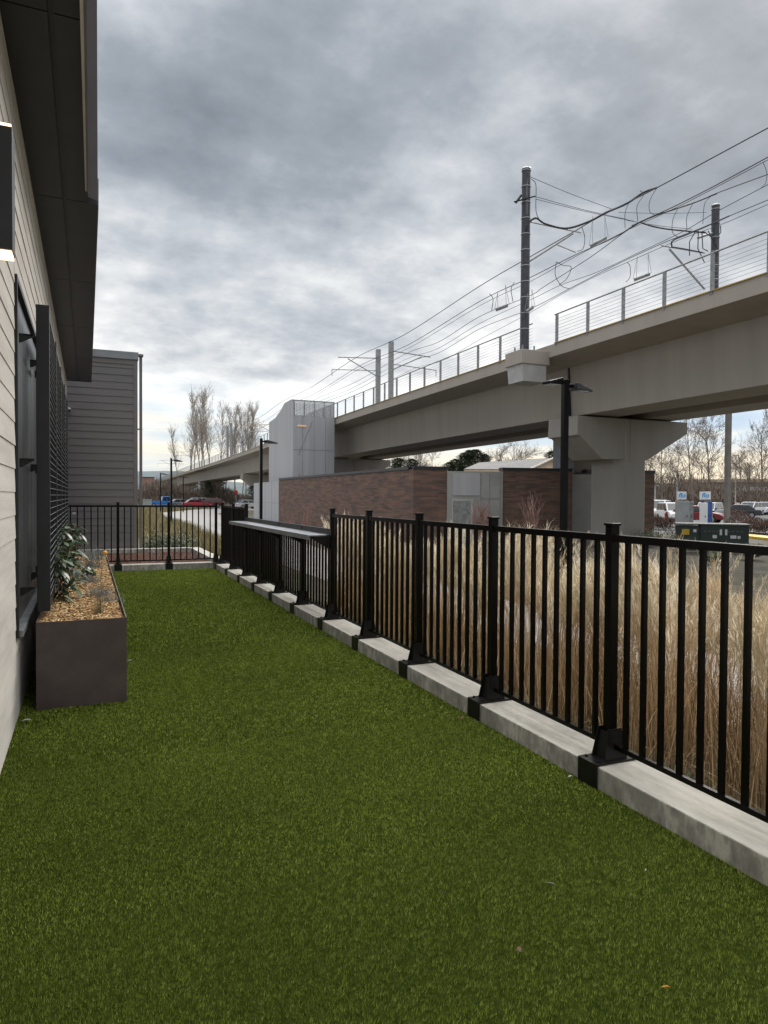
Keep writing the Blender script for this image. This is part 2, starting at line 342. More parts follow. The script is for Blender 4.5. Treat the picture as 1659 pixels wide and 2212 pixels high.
# ================================================================== SETTING: ground
def struct(o): o['kind'] = 'structure'; return o
GZ = -.5
gx = np.concatenate([[-3000, -300, -60], np.linspace(-12, 40, 53), [60, 300, 3000]])
gy = np.concatenate([[-300, -60], np.linspace(-12, 40, 53), [60, 300, 4000]])
XX, YY = np.meshgrid(gx, gy, indexing='ij')
def gh(x, y):
    x = np.asarray(x, float); y = np.asarray(y, float)
    a = np.clip((x-2.6)/2.0, 0, 1); b = np.clip((y-19.0)/5.0, 0, 1)
    k = np.maximum(a*a*(3-2*a), b*b*(3-2*b)); return -.06+(GZ+.06)*k
ZZ = gh(XX, YY); V = np.stack([XX, YY, ZZ], -1).reshape(-1, 3); ny = len(gy)
F = [(i*ny+j, (i+1)*ny+j, (i+1)*ny+j+1, i*ny+j+1) for i in range(len(gx)-1) for j in range(ny-1)]
struct(npmesh('ground', V, F, M_ground, smooth=True))
# artificial turf: backing sheet, and its blades as one uncountable mass
mb = MB(); mb.add([(-.46, -2, 0), (2.45, -2, 0), (2.45, 14.68, 0), (-.46, 14.68, 0)], [(0, 1, 2, 3)])
struct(mb.build('turf_backing', M_turfbase))
parts = []
for (y0, y1, dens, h, w) in ((.9, 2.6, 60000, .0145, .0016), (2.6, 4.2, 38000, .015, .0021), (4.2, 7, 18000, .017, .0030), (7, 14.66, 5500, .024, .0052)):
    n = int((y1-y0)*2.88*dens); x = U(-.455, 2.435, n); y = U(y0, y1, n)
    if y0 < 5: 
        keep = (x < .2+y*1.55) & (x > -.46); x, y = x[keep], y[keep]; n = len(x)
    az_ = U(0, 2*pi, n); le = U(.6, 1.15, n)*h; ti = U(.0, .38 if y0 < 2 else .62, n)
    # lying direction wanders in patches
    az_ = np.where(R(n) < .22, 1.2+.9*np.sin(x*2.1+y*1.3)+.6*np.sin(y*5.3)+U(-.7, .7, n), az_)
    side = np.stack([-np.sin(az_+U(-1.2, 1.2, n)), np.cos(az_), np.zeros(n)], 1)*(w/2)*U(.7, 1.3, n)[:, None]
    base = np.stack([x, y, np.full(n, -.001)], 1); tip = base+np.stack([np.cos(az_)*np.sin(ti), np.sin(az_)*np.sin(ti), np.cos(ti)], 1)*le[:, None]
    v = np.stack([base-side, base+side, tip], 1).reshape(-1, 3); fidx = np.arange(3*n).reshape(-1, 3)
    ck = .011 if y0 < 4.2 else .022        # tufts a couple of centimetres across, each with its own tone and lean
    hsh = np.modf(np.abs(np.sin(np.floor(x/ck+.6*np.sin(y*41))*12.9898+np.floor(y/ck+.6*np.sin(x*37))*78.233)*43758.5453))[0]
    t = np.clip(.26+.40*hsh+RNG.normal(0, .19, n), 0, 1); v[2::3, 2] -= .005*(1-hsh); v[2::3, 0] += .006*(hsh-.5)
    parts.append((v, fidx, np.repeat(t, 3)))
tag(npmesh('artificial_turf', *join(parts)[:2], M_turf, tint=join(parts)[2]), 'short dense green artificial turf laid between the siding wall and the kerb', 'turf', kind='stuff')

# walk, road, parking
def sheet(name, pts, z, m):
    mb = MB(); mb.add([(x, y, z) for x, y in pts], [tuple(range(len(pts)))]); return struct(mb.build(name, m))
wl = [(5.2, -4), (5.2, 8), (5.2, 20), (5.3, 32), (5.9, 44), (6.0, 61), (8.2, 86), (15, 106), (26, 120)]
wr = [(7.2, -4), (7.4, 8), (7.8, 20), (8.8, 32), (10.5, 44), (12, 61), (13.5, 80), (18, 94), (28, 106)]
mb = MB(); n = len(wl); zs = [GZ+.012]*n
mb.add([(*p, GZ+.012) for p in wl]+[(*p, GZ+.012) for p in wr], [(i, n+i, n+i+1, i+1) for i in range(n-1)])
struct(mb.build('walkway', M_paving))
sheet('street', [(-40, 112), (70, 112), (70, 135), (-40, 135)], GZ+.006, M_asphalt)
sheet('parking_lot', [(29, 12), (220, -20), (300, 130), (40, 90), (31, 50)], GZ+.004, M_asphalt)

# kerbs
M_kface = mat('shaded_damp_face', (.15, .146, .13), (.46, .44, .395), .8, 13, bump=.6, bscale=60, c3=(.29, .28, .25), bumpdist=.006, streak=(1, 1, .45), stops=(.24, .62))  # front faces coloured darker than the top as shading, plus mottled damp stains
def kerb(name, x0, x1, y0, y1, z0, z1, label):
    mb = MB(); ys = np.arange(y0, y1, .6) if y1-y0 > 3 else [y0, y1]; mb.box(x0, x1, y0, y1, z0, z1); o = mb.build(name, M_kerb, bevel=.007)
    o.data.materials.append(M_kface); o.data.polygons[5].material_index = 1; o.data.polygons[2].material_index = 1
    return tag(o, label, 'kerb')
# board-formed kerb concrete: blotches and streaks; the front faces carry painted shading as well
M_kerb = mat('board_formed_concrete', (.27, .25, .215), (.56, .535, .475), .85, 7, bump=.5, bscale=70, c3=(.45, .425, .372), bumpdist=.005, streak=(1.6, .35, .6), stops=(.15, .75))
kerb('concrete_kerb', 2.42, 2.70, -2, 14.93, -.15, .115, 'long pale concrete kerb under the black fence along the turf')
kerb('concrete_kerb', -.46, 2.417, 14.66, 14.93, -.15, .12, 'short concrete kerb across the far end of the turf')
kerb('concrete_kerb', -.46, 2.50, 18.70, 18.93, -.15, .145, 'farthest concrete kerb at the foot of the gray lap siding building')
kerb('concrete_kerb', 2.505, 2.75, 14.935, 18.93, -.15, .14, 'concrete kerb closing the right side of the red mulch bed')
struct(sheet('red_mulch_bed', [(-.46, 14.93), (2.5, 14.93), (2.5, 18.7), (-.46, 18.7)], .03, M_redmulch))

def chips(name, x0, x1, y0, y1, z, n, m, label, ln=(.02, .06), parent=None):
    x = U(x0, x1, n); y = U(y0, y1, n); a = U(0, 2*pi, n); l = U(*ln, n)/2; w = U(.005, .012, n)/2
    d = np.stack([np.cos(a), np.sin(a), U(-.35, .35, n)], 1)*l[:, None]; s = np.stack([-np.sin(a), np.cos(a), U(-.5, .5, n)], 1)*w[:, None]
    c = np.stack([x, y, z+U(0, .025, n)], 1); up = np.array([0, 0, .004])
    v = np.stack([c-d-s, c-d+s, c+d+s, c+d-s, c-d*.9-s*.3+up, c-d*.9+s*.3+up, c+d*.9+s*.3+up, c+d*.9-s*.3+up], 1).reshape(-1, 3)
    b = (np.arange(n)*8)[:, None]; F = np.concatenate([b+np.array([q]) for q in [(0, 3, 2, 1), (4, 5, 6, 7), (0, 1, 5, 4), (1, 2, 6, 5), (2, 3, 7, 6), (3, 0, 4, 7)]], 0)
    o = npmesh(name, v, F, m, tint=np.repeat(R(n), 8)); return tag(o, label, 'mulch', kind='stuff')
chips('loose_bark', -.4, 2.48, 14.96, 18.68, .03, 9000, M_redchip, 'reddish brown bark mulch in the bed beyond the far fence', (.03, .07))

# ================================================================== FENCES
def fence_post(par, x, y, z0=.122, z1=1.352, along='y', foot=True):
    mb = MB(); mb.box(x-.0255, x+.0255, y-.0255, y+.0255, z0, z1)
    p = mb.build('post', M_black, par, bevel=.002)
    MB().box(x-.032, x+.032, y-.032, y+.032, z1, z1+.014).build('cap', M_black, p, bevel=.003)
    if foot:
        b = MB(); t = .006
        if along == 'y':
            b.box(x-.150, x+.135, y-.072, y+.072, z0-.003, z0+t); b.box(x-.150, x-.141, y-.072, y+.072, -.01, z0-.003)
        else:
            b.box(x-.072, x+.072, y-.100, y+.13, z0-.003, z0+t); b.box(x-.072, x+.072, y-.109, y-.100, -.01, z0+t)
        for bx_, by_ in ((-.112, -.05), (-.112, .05)):      # hex bolt heads on the plate
            q_ = (x+bx_, y+by_) if along == 'y' else (x+by_, y-.085); b.tube([(*q_, z0+t), (*q_, z0+t+.009)], .010, 6)
        b.build('clamp_plate', M_blackplate, p)
        h0, h1 = z0+t, z0+.165; c = MB()
        for s in (-1, 1):                      # tapered gusset plates either side of the post and a shoe round it
            if along == 'y':
                c.prism([(x-.075, y+s*.052-.003, h0), (x+.070, y+s*.052-.003, h0), (x+.045, y+s*.036-.003, h1), (x-.045, y+s*.036-.003, h1)], (0, .006, 0))
                c.prism([(x+s*.05-.003, y-.05, h0), (x+s*.05-.003, y+.05, h0), (x+s*.034-.003, y+.032, h1-.02), (x+s*.034-.003, y-.032, h1-.02)], (.006, 0, 0))
            else:
                c.prism([(x+s*.052-.003, y-.085, h0), (x+s*.052-.003, y+.075, h0), (x+s*.036-.003, y+.045, h1), (x+s*.036-.003, y-.045, h1)], (.006, 0, 0))
        c.box(x-.034, x+.034, y-.034, y+.034, h0, h1-.03)
        c.build('gusset', M_blackplate, p)
    return p
def fence_run(label, posts, ztop, x, along='y', fixed=14.75, first=True, last=True, extra=None):
    loc = (x, (posts[0]+posts[-1])/2, .115) if along == 'y' else ((posts[0]+posts[-1])/2, fixed, .12)
    t = thing('metal_fence', loc, label, 'fence')
    P = (lambda a: (x, a)) if along == 'y' else (lambda a: (a, fixed))
    pp = posts if first else posts[1:]
    if not last: pp = pp[:-1]
    zpost = ztop+.047
    for a in pp: fence_post(t, *P(a), z1=zpost, along=along)
    for a, b in zip(posts[:-1], posts[1:]):
        for nm, w, z0, z1 in (('top_rail', .019, ztop-.038, ztop), ('bottom_rail', .0125, .182, .208)):
            m = MB(); (xa, ya), (xb, yb) = P(a+.026), P(b-.026)
            if along == 'y': m.box(x-w, x+w, ya, yb, z0, z1)
            else: m.box(xa, xb, fixed-w, fixed+w, z0, z1)
            m.build(nm, M_black, t, bevel=.002)
        k = max(2, round((b-a)/.117)); 
        for i in range(1, k):
            c = a+(b-a)*i/k; cx, cy = P(c); h = .0115
            MB().box(cx-h, cx+h, cy-h, cy+h, .2081, ztop-.0381).build('picket', M_black, t)
    return t
PY = [1.72, 2.9, 4.07, 5.22, 6.35, 7.46]
fence_run('nearest tall black picket fence panels before the metal counter', PY, 1.31, 2.555)
fence_run('low black picket fence under the metal counter', [7.46, 8.63, 9.79, 10.93, 12.08], 1.055, 2.555, first=False, last=False)
fence_run('tall black picket fence piece between the counter and the far corner', [12.08, 13.25, 14.42], 1.31, 2.555)
fence_run('black picket fence crossing the far end of the turf', [-.42, .56, 1.53, 2.48], 1.31, 0, along='x')

# drink rail counter on the low fence
t = thing('drink_rail', (2.42, 9.75, .98), 'long galvanised metal counter with raised back edge on the low fence', 'counter')
mb = MB(); mb.prism([(2.27, 7.44, 1.058), (2.27, 7.44, 1.07), (2.53, 7.31, 1.07), (2.53, 7.31, 1.058)], (0, 4.7, 0))
mb = MB(); mb.add([(2.26, 7.42, 1.058), (2.53, 7.49, 1.058), (2.53, 12.06, 1.058), (2.26, 12.06, 1.058), (2.26, 7.42, 1.072), (2.53, 7.49, 1.072), (2.53, 12.06, 1.072), (2.26, 12.06, 1.072)],
       [(0, 3, 2, 1), (4, 5, 6, 7), (0, 1, 5, 4), (1, 2, 6, 5), (2, 3, 7, 6), (3, 0, 4, 7)]); mb.build('counter_top', M_galv, t, bevel=.002)
MB().box(2.25, 2.258, 7.40, 12.07, 1.022, 1.074).build('front_lip', M_galvd, t)
MB().box(2.532, 2.575, 7.49, 12.05, 1.058, 1.135).build('back_upstand', M_blackplate, t, bevel=.002)
for y in (7.46, 8.63, 9.79, 10.93, 12.05):
    b = MB(); b.prism([(2.27, y-.006, 1.055), (2.53, y-.006, 1.055), (2.53, y-.006, .90)], (0, .012, 0)); b.build('bracket', M_blackplate, t)

# ================================================================== LEFT: own building
WX = -.44
bld = thing('siding_building', (-1.2, 7, 0), 'cream lap sided building wall with dark overhanging soffit on the left', 'building')
mb = MB()
def boards(mb, y0, y1, z0, z1, ex=.152):
    z = z0
    while z < z1-.001:
        h = min(ex, z1-z); jn = RNG.uniform(-.002, .002)
        cuts = [y0]; c_ = y0+RNG.uniform(.4, 3.6)
        while c_ < y1-.3: cuts.append(c_); c_ += 3.66
        cuts.append(y1)
        for ya, yb in zip(cuts[:-1], cuts[1:]):
            jj = jn*.5+RNG.uniform(-.0008, .0008); mb.prism([(WX+.0075+jj, ya+.0015, z+.0), (WX+.002, ya+.0015, z+h), (WX-.03, ya+.0015, z+h), (WX-.03, ya+.0015, z)], (0, yb-ya-.003, 0))
        z += ex
boards(mb, -3, 5.16, 0, 4.19); boards(mb, 5.16, 18.0, 2.95, 4.19); boards(mb, 5.16, 18.0, 0.0, .55); boards(mb, 13.4, 18.0, .55, 2.95)
mb.build('wall', M_wall, bld)
MB().box(-2.5, WX-.03, -3, 17.9, 0, 5.4).build('wall_core', M_charc, bld)
# dark ribbed metal infill behind the trellis
rb = MB(); y = 5.2
while y < 13.36:
    rb.box(WX-.029, WX-.008, y, min(y+.392, 13.365), .60, 2.91); y += .40
wi = rb.build('metal_cladding', M_ribbed, bld)
fr = MB(); fr.box(WX-.03, WX+.022, 5.165, 5.195, .55, 2.95); fr.box(WX-.03, WX+.022, 5.195, 13.4, 2.915, 2.95); fr.box(WX-.03, WX+.022, 13.37, 13.4, .55, 2.915)
fr.build('cladding_frame', M_charc, bld)
MB().box(WX-.03, WX+.045, 5.195, 13.37, .55, .597).build('cladding_sill', M_galvd, bld, bevel=.003)
# soffit in panels with seams, and a channel running along it
sf = MB(); ys = [-3, .9, 4.35, 7.0, 9.6, 12.2, 14.9, 17.95]
for a, b in zip(ys[:-1], ys[1:]):
    sf.box(WX-.03, -.197, a+.006, b-.006, 4.19, 4.26); sf.box(-.163, .098 if a >= 7 else .02, a+.006, b-.006, 4.19, 4.26)
sf.build('soffit', M_soffit, bld)
MB().box(WX-.03, .0, -3, 7.0, 4.262, 4.5).box(WX-.03, .095, 7.001, 17.96, 4.262, 4.5).build('soffit_deck', M_seam, bld)
MB().box(-.197, -.163, -3, 17.95, 4.205, 4.26).build('soffit_channel', M_soffit, bld)
MB().box(.099, .106, 7.03, 17.97, 4.186, 4.44).build('eave_trim', M_galvd, bld)
MB().box(WX-.03, .099, 17.951, 17.97, 4.186, 4.44).build('eave_end', M_soffit, bld)
q = lambda x, y, z: tuple(onz(x, y, z))
def strip(name, xs0, xs1, m, z=4.165, th=.03, y0=0, ybot=(430, 443)):
    a, b = onz(xs0[0], y0, z), onz(xs0[1], y0, z); c, d = onz(xs1[0], ybot[0], z), onz(xs1[1], ybot[1], z)
    # extend towards the viewer
    a2 = a+(a-c)*.9; b2 = b+(b-d)*.9
    MB().add([a2, b2, d, c, *(p+np.array([0, 0, th]) for p in (a2, b2, d, c))], [(0, 3, 2, 1), (4, 5, 6, 7), (0, 1, 5, 4), (1, 2, 6, 5), (2, 3, 7, 6), (3, 0, 4, 7)]).build(name, m, bld)
strip('pale_edge_trim', (172, 180), (184, 187.5), M_trimlight, 4.165, .022, ybot=(412, 414))
strip('edge_channel', (180.3, 187), (187.6, 190), M_coping, 4.155, .03, ybot=(414, 417))
strip('fascia_soffit', (187, 209.6), (190, 211.2), M_fascia, 4.14, .3, ybot=(425, 434))
# sconce
t = thing('wall_sconce', (-.38, 3.55, 2.56), 'black box wall lamp lit warm at top and bottom on the cream siding', 'wall lamp')
MB().box(-.42, -.30, 3.50, 3.62, 2.585, 3.125).build('lamp_body', M_charc, t, bevel=.003)
MB().box(-.415, -.305, 3.505, 3.615, 2.57, 2.582).build('lamp_lens', M_warm, t)
MB().box(-.415, -.305, 3.505, 3.615, 3.128, 3.138).build('lamp_lens', M_warm, t)
MB().box(-.424, -.418, 3.46, 3.66, 2.75, 2.95).build('mounting_plate', M_charc, t)

# trellis
t = thing('trellis_screen', (-.28, 8.2, .6), 'tall black steel trellis with wire mesh standing behind the planter', 'trellis')
TY = [5.62, 6.9, 8.2, 9.5, 10.9]
for y in TY:
    MB().box(-.335, -.248, y-.03, y+.03, .655, 2.87).build('post', M_charc, t, bevel=.003)
for a, b in zip(TY[:-1], TY[1:]):
    for z in (.655, 2.815): MB().box(-.325, -.258, a+.031, b-.031, z, z+.055).build('rail', M_charc, t)
    m = MB(); z = .75
    while z < 2.8: m.box(-.256, -.252, a+.03, b-.03, z, z+.0035); z += .05
    m.build('mesh_wires', M_galvd, t); m = MB()
    y = a+.10
    while y < b-.03: m.box(-.261, -.2565, y, y+.003, .71, 2.815); y += .10
    m.build('wire_mesh', M_charc, t)
for y in (5.35, 6.35, 6.9, 8.1, 9.3):
    for z in (2.585, 1.735, .85):
        b = MB(); yy = y+.02
        b.prism([(WX+.02, y, z+.012), (WX+.02, y, z-.04), (WX+.028, y, z-.045), (-.336, yy, z+.004), (-.336, yy, z+.012)], (0, .006, 0)); b.box(WX+.016, WX+.022, y-.012, y+.018, z-.045, z+.015)
        b.box(WX+.022, -.336, y-.002, y+.024, z+.0125, z+.0165); b.build('wall_bracket', M_blackplate, t)

# planter
t = thing('steel_planter', (-.03, 8.3, 0), 'long dark rusty steel planter box on the turf by the trellis', 'planter')
px0, px1, py0, py1, pz = -.33, .262, 5.36, 11.15, .615; w = .006
m = MB(); m.box(px0, px1, py0, py0+w, .003, pz); m.build('front_panel', M_planter, t, bevel=.0015)
m = MB(); m.box(px1-w, px1, py0+w+.0005, py1-w, .003, pz); m.box(px0, px0+w, py0+w+.0005, py1-w, .003, pz); m.build('side_panel', M_planter, t)
MB().box(px0, px1, py1-w+.0005, py1, .003, pz).build('back_panel', M_planter, t)
m = MB(); m.box(px1-w-.001, px1+.001, py0+.01, py1-w, pz+.0005, pz+.003); m.build('rim', M_edge, t)
m = MB(); nx_, ny_ = 14, 120
xs = np.linspace(px0+w+.001, px1-w-.001, nx_); ysn = np.linspace(py0+w+.002, py1-w-.001, ny_)
vv = [(x, y, .575+.012*sin(x*23+y*7)+.012*sin(y*11-x*9)+RNG.uniform(-.004, .004)) for x in xs for y in ysn]
m.add(vv, [(i*ny_+j, (i+1)*ny_+j, (i+1)*ny_+j+1, i*ny_+j+1) for i in range(nx_-1) for j in range(ny_-1)]); m.build('soil', M_mulch, t, smooth=True)
chips('wood_chip_mulch', px0+.03, px1-.03, py0+.03, py1-.03, .578, 15000, M_chip, 'golden wood chip mulch filling the steel planter', (.015, .055))

def tuft(name, c, n, h, spread, m, label, cat, width=.004, droop=.9, segs=3, group=None, tilt=.8):
    P = np.stack([c[0]+RNG.normal(0, spread*.25, n), c[1]+RNG.normal(0, spread*.25, n), np.full(n, c[2])], 1)
    v, f, tt, _ = ribbons(P, U(0, 2*pi, n), U(0, tilt, n), U(.5, 1, n)*h, U(.6, 1.2, n)*width, U(.1, droop, n), segs)
    return tag(npmesh(name, v, f, m, tint=tt, origin=c), label, cat, group)
tuft('fescue_tuft', (.10, 6.75, .585), 330, .13, .22, M_bluegrass, 'largest blue gray grass tuft in the middle of the planter', 'grass tuft', .0035)
tuft('fescue_tuft', (.17, 6.35, .585), 200, .10, .2, M_bluegrass, 'blue gray grass tuft by the planter rim behind the dry brown tuft', 'grass tuft', .0035)
tuft('fescue_tuft', (.02, 7.8, .585), 240, .14, .22, M_bluegrass, 'blue gray grass tuft beside the low green sprig in the planter', 'grass tuft', .0035)
tuft('fescue_tuft', (.05, 9.3, .585), 260, .22, .25, M_bluegrass, 'pale gray green grass tuft near the far end of the planter', 'grass tuft', .005)
tuft('fescue_tuft', (.06, 10.5, .585), 230, .24, .3, M_bluegrass, 'farthest pale gray grass tuft, at the end of the planter', 'grass tuft', .006)
tuft('dry_grass_tuft', (.08, 5.72, .58), 90, .20, .07, M_olive, 'small upright dry brown grass tuft at the front of the planter', 'grass tuft', .003, .3, tilt=.25)
tuft('dry_grass_tuft', (.11, 7.15, .58), 90, .13, .12, M_olive, 'small dry tan grass tuft behind the largest blue gray tuft', 'grass tuft', .003, .5, tilt=.5)

def leaves(cs, n, m, ln, wd, az_=None, tilt=(.6, 1.5), droop=(.2, 1.0)):
    idx = RNG.integers(0, len(cs), n); P = np.array(cs)[idx]+RNG.normal(0, .012, (n, 3))
    a = U(0, 2*pi, n); seg = 4
    V = np.zeros((n, seg+1, 2, 3)); side = np.stack([-np.sin(a), np.cos(a), U(-.4, .4, n)], 1); cur = P.copy(); th0 = U(*tilt, n); dr = U(*droop, n); L_ = U(.6, 1.1, n)*ln; Wd = U(.7, 1.2, n)*wd
    for i in range(seg+1):
        tt = i/seg; w_ = Wd*(sin(pi*(.12+.86*tt))**.8)/2
        V[:, i, 0] = cur-side*w_[:, None]; V[:, i, 1] = cur+side*w_[:, None]; th = th0+dr*tt
        cur = cur+(L_/seg)[:, None]*np.stack([np.sin(th)*np.cos(a), np.sin(th)*np.sin(a), np.cos(th)], 1)
    b = (np.arange(n)*(seg+1)*2)[:, None]; F = np.concatenate([b+np.array([[2*i, 2*i+1, 2*i+3, 2*i+2]]) for i in range(seg)], 0)
    return V.reshape(-1, 3), F, np.repeat(R(n), (seg+1)*2)
def vine(y, h, n, label):
    t = thing('climbing_vine', (-.19, y, .585), label, 'vine', None); st = MB(); cs = []
    for k in range(5):
        p = np.array([-.19+RNG.uniform(-.03, .04), y+RNG.uniform(-.07, .07), .58]); pts = [p.copy()]
        for i in range(9):
            p = p+np.array([RNG.uniform(-.018, .02), RNG.uniform(-.03, .03), h/9*RNG.uniform(.8, 1.1)]); pts.append(p.copy())
            cs += [p+RNG.normal(0, (.05, .07, .03), 3) for _ in range(3)]
        st.tube(pts, .004, 5)
    st.build('stem', M_twig, t)
    v, f, tt = leaves(cs, n, M_leaf, .15, .036, tilt=(1.1, 2.2), droop=(.2, .9)); o = npmesh('foliage', v-np.array(t['_loc']), f, M_leaf, t, tt, True); return t
t = vine(6.55, .50, 150, 'nearest leafy evergreen vine climbing the trellis'); 
vine(7.35, .60, 150, 'second leafy evergreen vine climbing the trellis')
vine(8.6, .62, 130, 'farthest leafy evergreen vine climbing the trellis, with a white bloom')
cs = [(.0+RNG.uniform(-.08, .08), 8.15+RNG.uniform(-.1, .1), .60+RNG.uniform(0, .08)) for _ in range(14)]
v, f, tt = leaves(cs, 70, M_leaf, .08, .035); tag(npmesh('green_sprig', v, f, M_leaf, tint=tt*.5+.4, origin=(0, 8.15, .58)), 'low bright green leafy sprig lying on the planter mulch', 'plant')
m = MB(); m.sphere((0, 0, 0), .019, 6); 
fl = thing('white_bloom', (-.13, 8.1, 1.30), 'small white flower at the top of the vine on the trellis', 'flower'); 
for k in range(5):
    a = k*2*pi/5; MB().prism([(0, 0, 0), (.025*cos(a-.4), .025*sin(a-.4), .008), (.045*cos(a), .045*sin(a), .014), (.025*cos(a+.4), .025*sin(a+.4), .008)], (0, 0, .003)).build('petal', M_white, None).parent = fl
for c in fl.children: c.location = (0, 0, 0)
t = thing('orange_ball', (.235, 10.9, .60), 'small orange ball resting on the far corner of the planter', 'ball'); m = MB(); m.sphere((.235, 10.9, .66), .038, 8); m.build('shell', M_orange, t, smooth=True)
MB().tube([(.235, 10.9, .60), (.235, 10.9, .63)], .03, 10).build('foot', M_white, t)

# gray lap sided building
GY = 18.96
t = thing('gray_building', (-1, 21, 0), 'gray lap sided building beyond the far fence', 'building')
gl, gr, gt = -4.0, 1.20, 5.1
m = MB(); z = .02
while z < gt-.25:
    h = min(.182, gt-.25-z); m.prism([(gl, GY-.016, z), (gl, GY-.006, z+h), (gl, GY+.03, z+h), (gl, GY+.03, z)], (gr-.10-gl, 0, 0)); z += .182
m.build('siding', M_grayside, t)
MB().box(gl, gr-.01, GY+.03, 26, 0, gt-.02).build('wall_core', M_graytrim, t)
MB().box(gr-.10, gr, GY-.022, GY+.12, 0, gt-.12).build('corner_trim', M_graytrim, t, bevel=.003)
MB().box(gl, gr-.10, GY-.020, GY+.0285, gt-.25, gt-.12).build('frieze_board', M_graytrim, t)
MB().box(gl, gr+.02, GY-.045, 26.1, gt-.12, gt+.07).build('coping', M_coping, t, bevel=.004)
m = MB(); m.box(gr+.045, gr+.115, GY+.02, GY+.09, 0, gt-.02); m.box(gr+.02, gr+.14, GY-.03, GY+.12, gt-.02, gt+.035); 
for z in (1.2, 3.2): m.box(gr+.001, gr+.12, GY+.03, GY+.08, z, z+.03)
m.build('downspout', M_graytrim, t)
c = ony(149, 886, GY-.02)
cm = thing('dome_camera', tuple(c), 'small white dome security camera on the gray siding', 'security camera')
MB().cyl((c[0], GY-.08, c[2]+.02), .045, .06, 14, 'y').build('housing', M_white, cm); m = MB(); m.sphere((c[0]+.01, GY-.10, c[2]-.01), .04, 8); m.build('lens_dome', M_glass, cm, smooth=True)

# ================================================================== VIADUCT
EY = np.array([-60, 13, 24, 50, 83, 120, 150, 200, 290, 400, 520.]); EX = np.array([16.55, 16.6, 16.65, 17.3, 18.9, 20.6, 21.6, 23.0, 26.5, 31, 37.])
def ex(y): return float(np.interp(y, EY, EX))
def dense():
    a = list(np.arange(-60, 60, 4.))+list(np.arange(60, 524, 8.)); return a
from itertools import pairwise
# smooth the edge curve
_yy = np.arange(-70, 560, 1.); _xx = np.interp(_yy, EY, EX); _k = np.hanning(41); _k /= _k.sum(); _xs = np.convolve(np.pad(_xx, 20, 'edge'), _k, 'valid')
def ex(y): return float(np.interp(y, _yy, _xs))
via = thing('railway_viaduct', (21, 23.4, GZ), 'long elevated concrete light rail viaduct on hammerhead piers', 'viaduct')
def sweep(name, prof, m, y0=-60, y1=500, parent=via, step=None):
    ys = [y for y in dense() if y0 < y < y1]; ys = [y0]+ys+[y1]; n = len(prof); V = []; F = []
    for y in ys: V += [(ex(y)+p[0], y, p[1]) for p in prof]
    for i in range(len(ys)-1):
        for k in range(n): F.append((i*n+k, (i+1)*n+k, (i+1)*n+(k+1) % n, i*n+(k+1) % n))
    F += [tuple(range(n)), tuple(range((len(ys)-1)*n, len(ys)*n))[::-1]]
    mb = MB(); mb.add(V, F); return mb.build(name, m, parent)
DW = 8.2
spans = [-60, -14, 23.4, 57.5, 103, 160, 214, 265, 320, 380, 440, 500]
for a, b in zip(spans[:-1], spans[1:]):
    sweep('deck_slab', [(0, 7.02), (0, 7.5), (.25, 7.5), (.25, 7.3), (DW-.25, 7.3), (DW-.25, 7.5), (DW, 7.5), (DW, 7.02), (DW-1.5, 6.86), (1.5, 6.86)], M_via, a+.02, b-.02)
    for s in (1.55, 4.75):
        sweep('girder', [(s, 6.862), (s+.12, 4.87), (s+1.88, 4.87), (s+2.0, 6.862)], M_via, a+.02, b-.02)
sweep('edge_trim', [(-.035, 7.503), (-.035, 7.535), (.12, 7.535), (.12, 7.503)], M_safety, -60, 22.3)
sweep('edge_trim', [(-.035, 7.503), (-.035, 7.535), (.12, 7.535), (.12, 7.503)], M_safety, 24.2, 240)
def pier(y, parent):
    x = ex(y)
    cap = MB(); zt, zb = 4.80, 4.02; xl, xr = x+1.25, x+7.1; xc = x+4.2
    prof = [(xl, zt), (xl-.03, zb), (xl+.15, zb-.02), (xc-1.7, 3.1), (xc+.7, 3.12), (xr, 4.30), (xr, zt)]
    cap.prism([(a, y-.95, b) for a, b in prof], (0, 1.9, 0)); cap.build('pier_cap', M_viad, parent, bevel=.03)
    st = MB(); ch = .34; a, b, c, d = xc-.90, xc+.84, y-.99, y+.99
    poly = [(a+ch, c), (b-ch, c), (b, c+ch), (b, d-ch), (b-ch, d), (a+ch, d), (a, d-ch), (a, c+ch)]
    st.prism([(p[0], p[1], GZ-.2) for p in poly], (0, 0, 5.45)); st.build('pier_stem', M_viad, parent)
    fl = MB(); p2 = [(xc-.30, c+.001), (xc+.30, c+.001), (xc+.30, c+.1), (xc-.30, c+.1)]
    fl.prism([(p[0], p[1]-.02, 3.0) for p in p2], (0, 0, 1.75)); fl.build('pier_rib', M_viad, parent)
    for s in (1.9, 3.1, 5.1, 6.3): MB().box(x+s-.22, x+s+.22, y-.35, y+.35, 4.801, 4.868).build('bearing', M_charc, parent)
for y in spans[1:-1]: pier(y, via)
# diaphragm joints (dark gap) come from the 4 cm gap between spans
# corbels carrying the overhead line poles at the near pier
def corbel(s):
    m = MB(); x0 = 15.44 if s < 0 else 24.7; x1 = 16.75 if s < 0 else 26.1
    m.box(x0, x1, 22.68, 23.85, 6.72, 7.27) if s < 0 else m.box(x0, x1, 22.5, 23.8, 6.72, 7.27)
    m.build('pole_corbel', M_via, via, bevel=.02)
    a, b, c, d = (15.55, 16.62, 22.75, 23.75) if s < 0 else (23.3, 26.0, 22.6, 23.7)
    MB().hexa([(a, c, 6.05), (b, c, 6.05), (b, d, 6.05), (a, d, 6.05), (a-.05, c-.03, 6.715), (b, c-.03, 6.715), (b, d+.03, 6.715), (a-.05, d+.03, 6.715)]).build('corbel_underside', M_block if s < 0 else M_via, via)
corbel(-1); corbel(1)
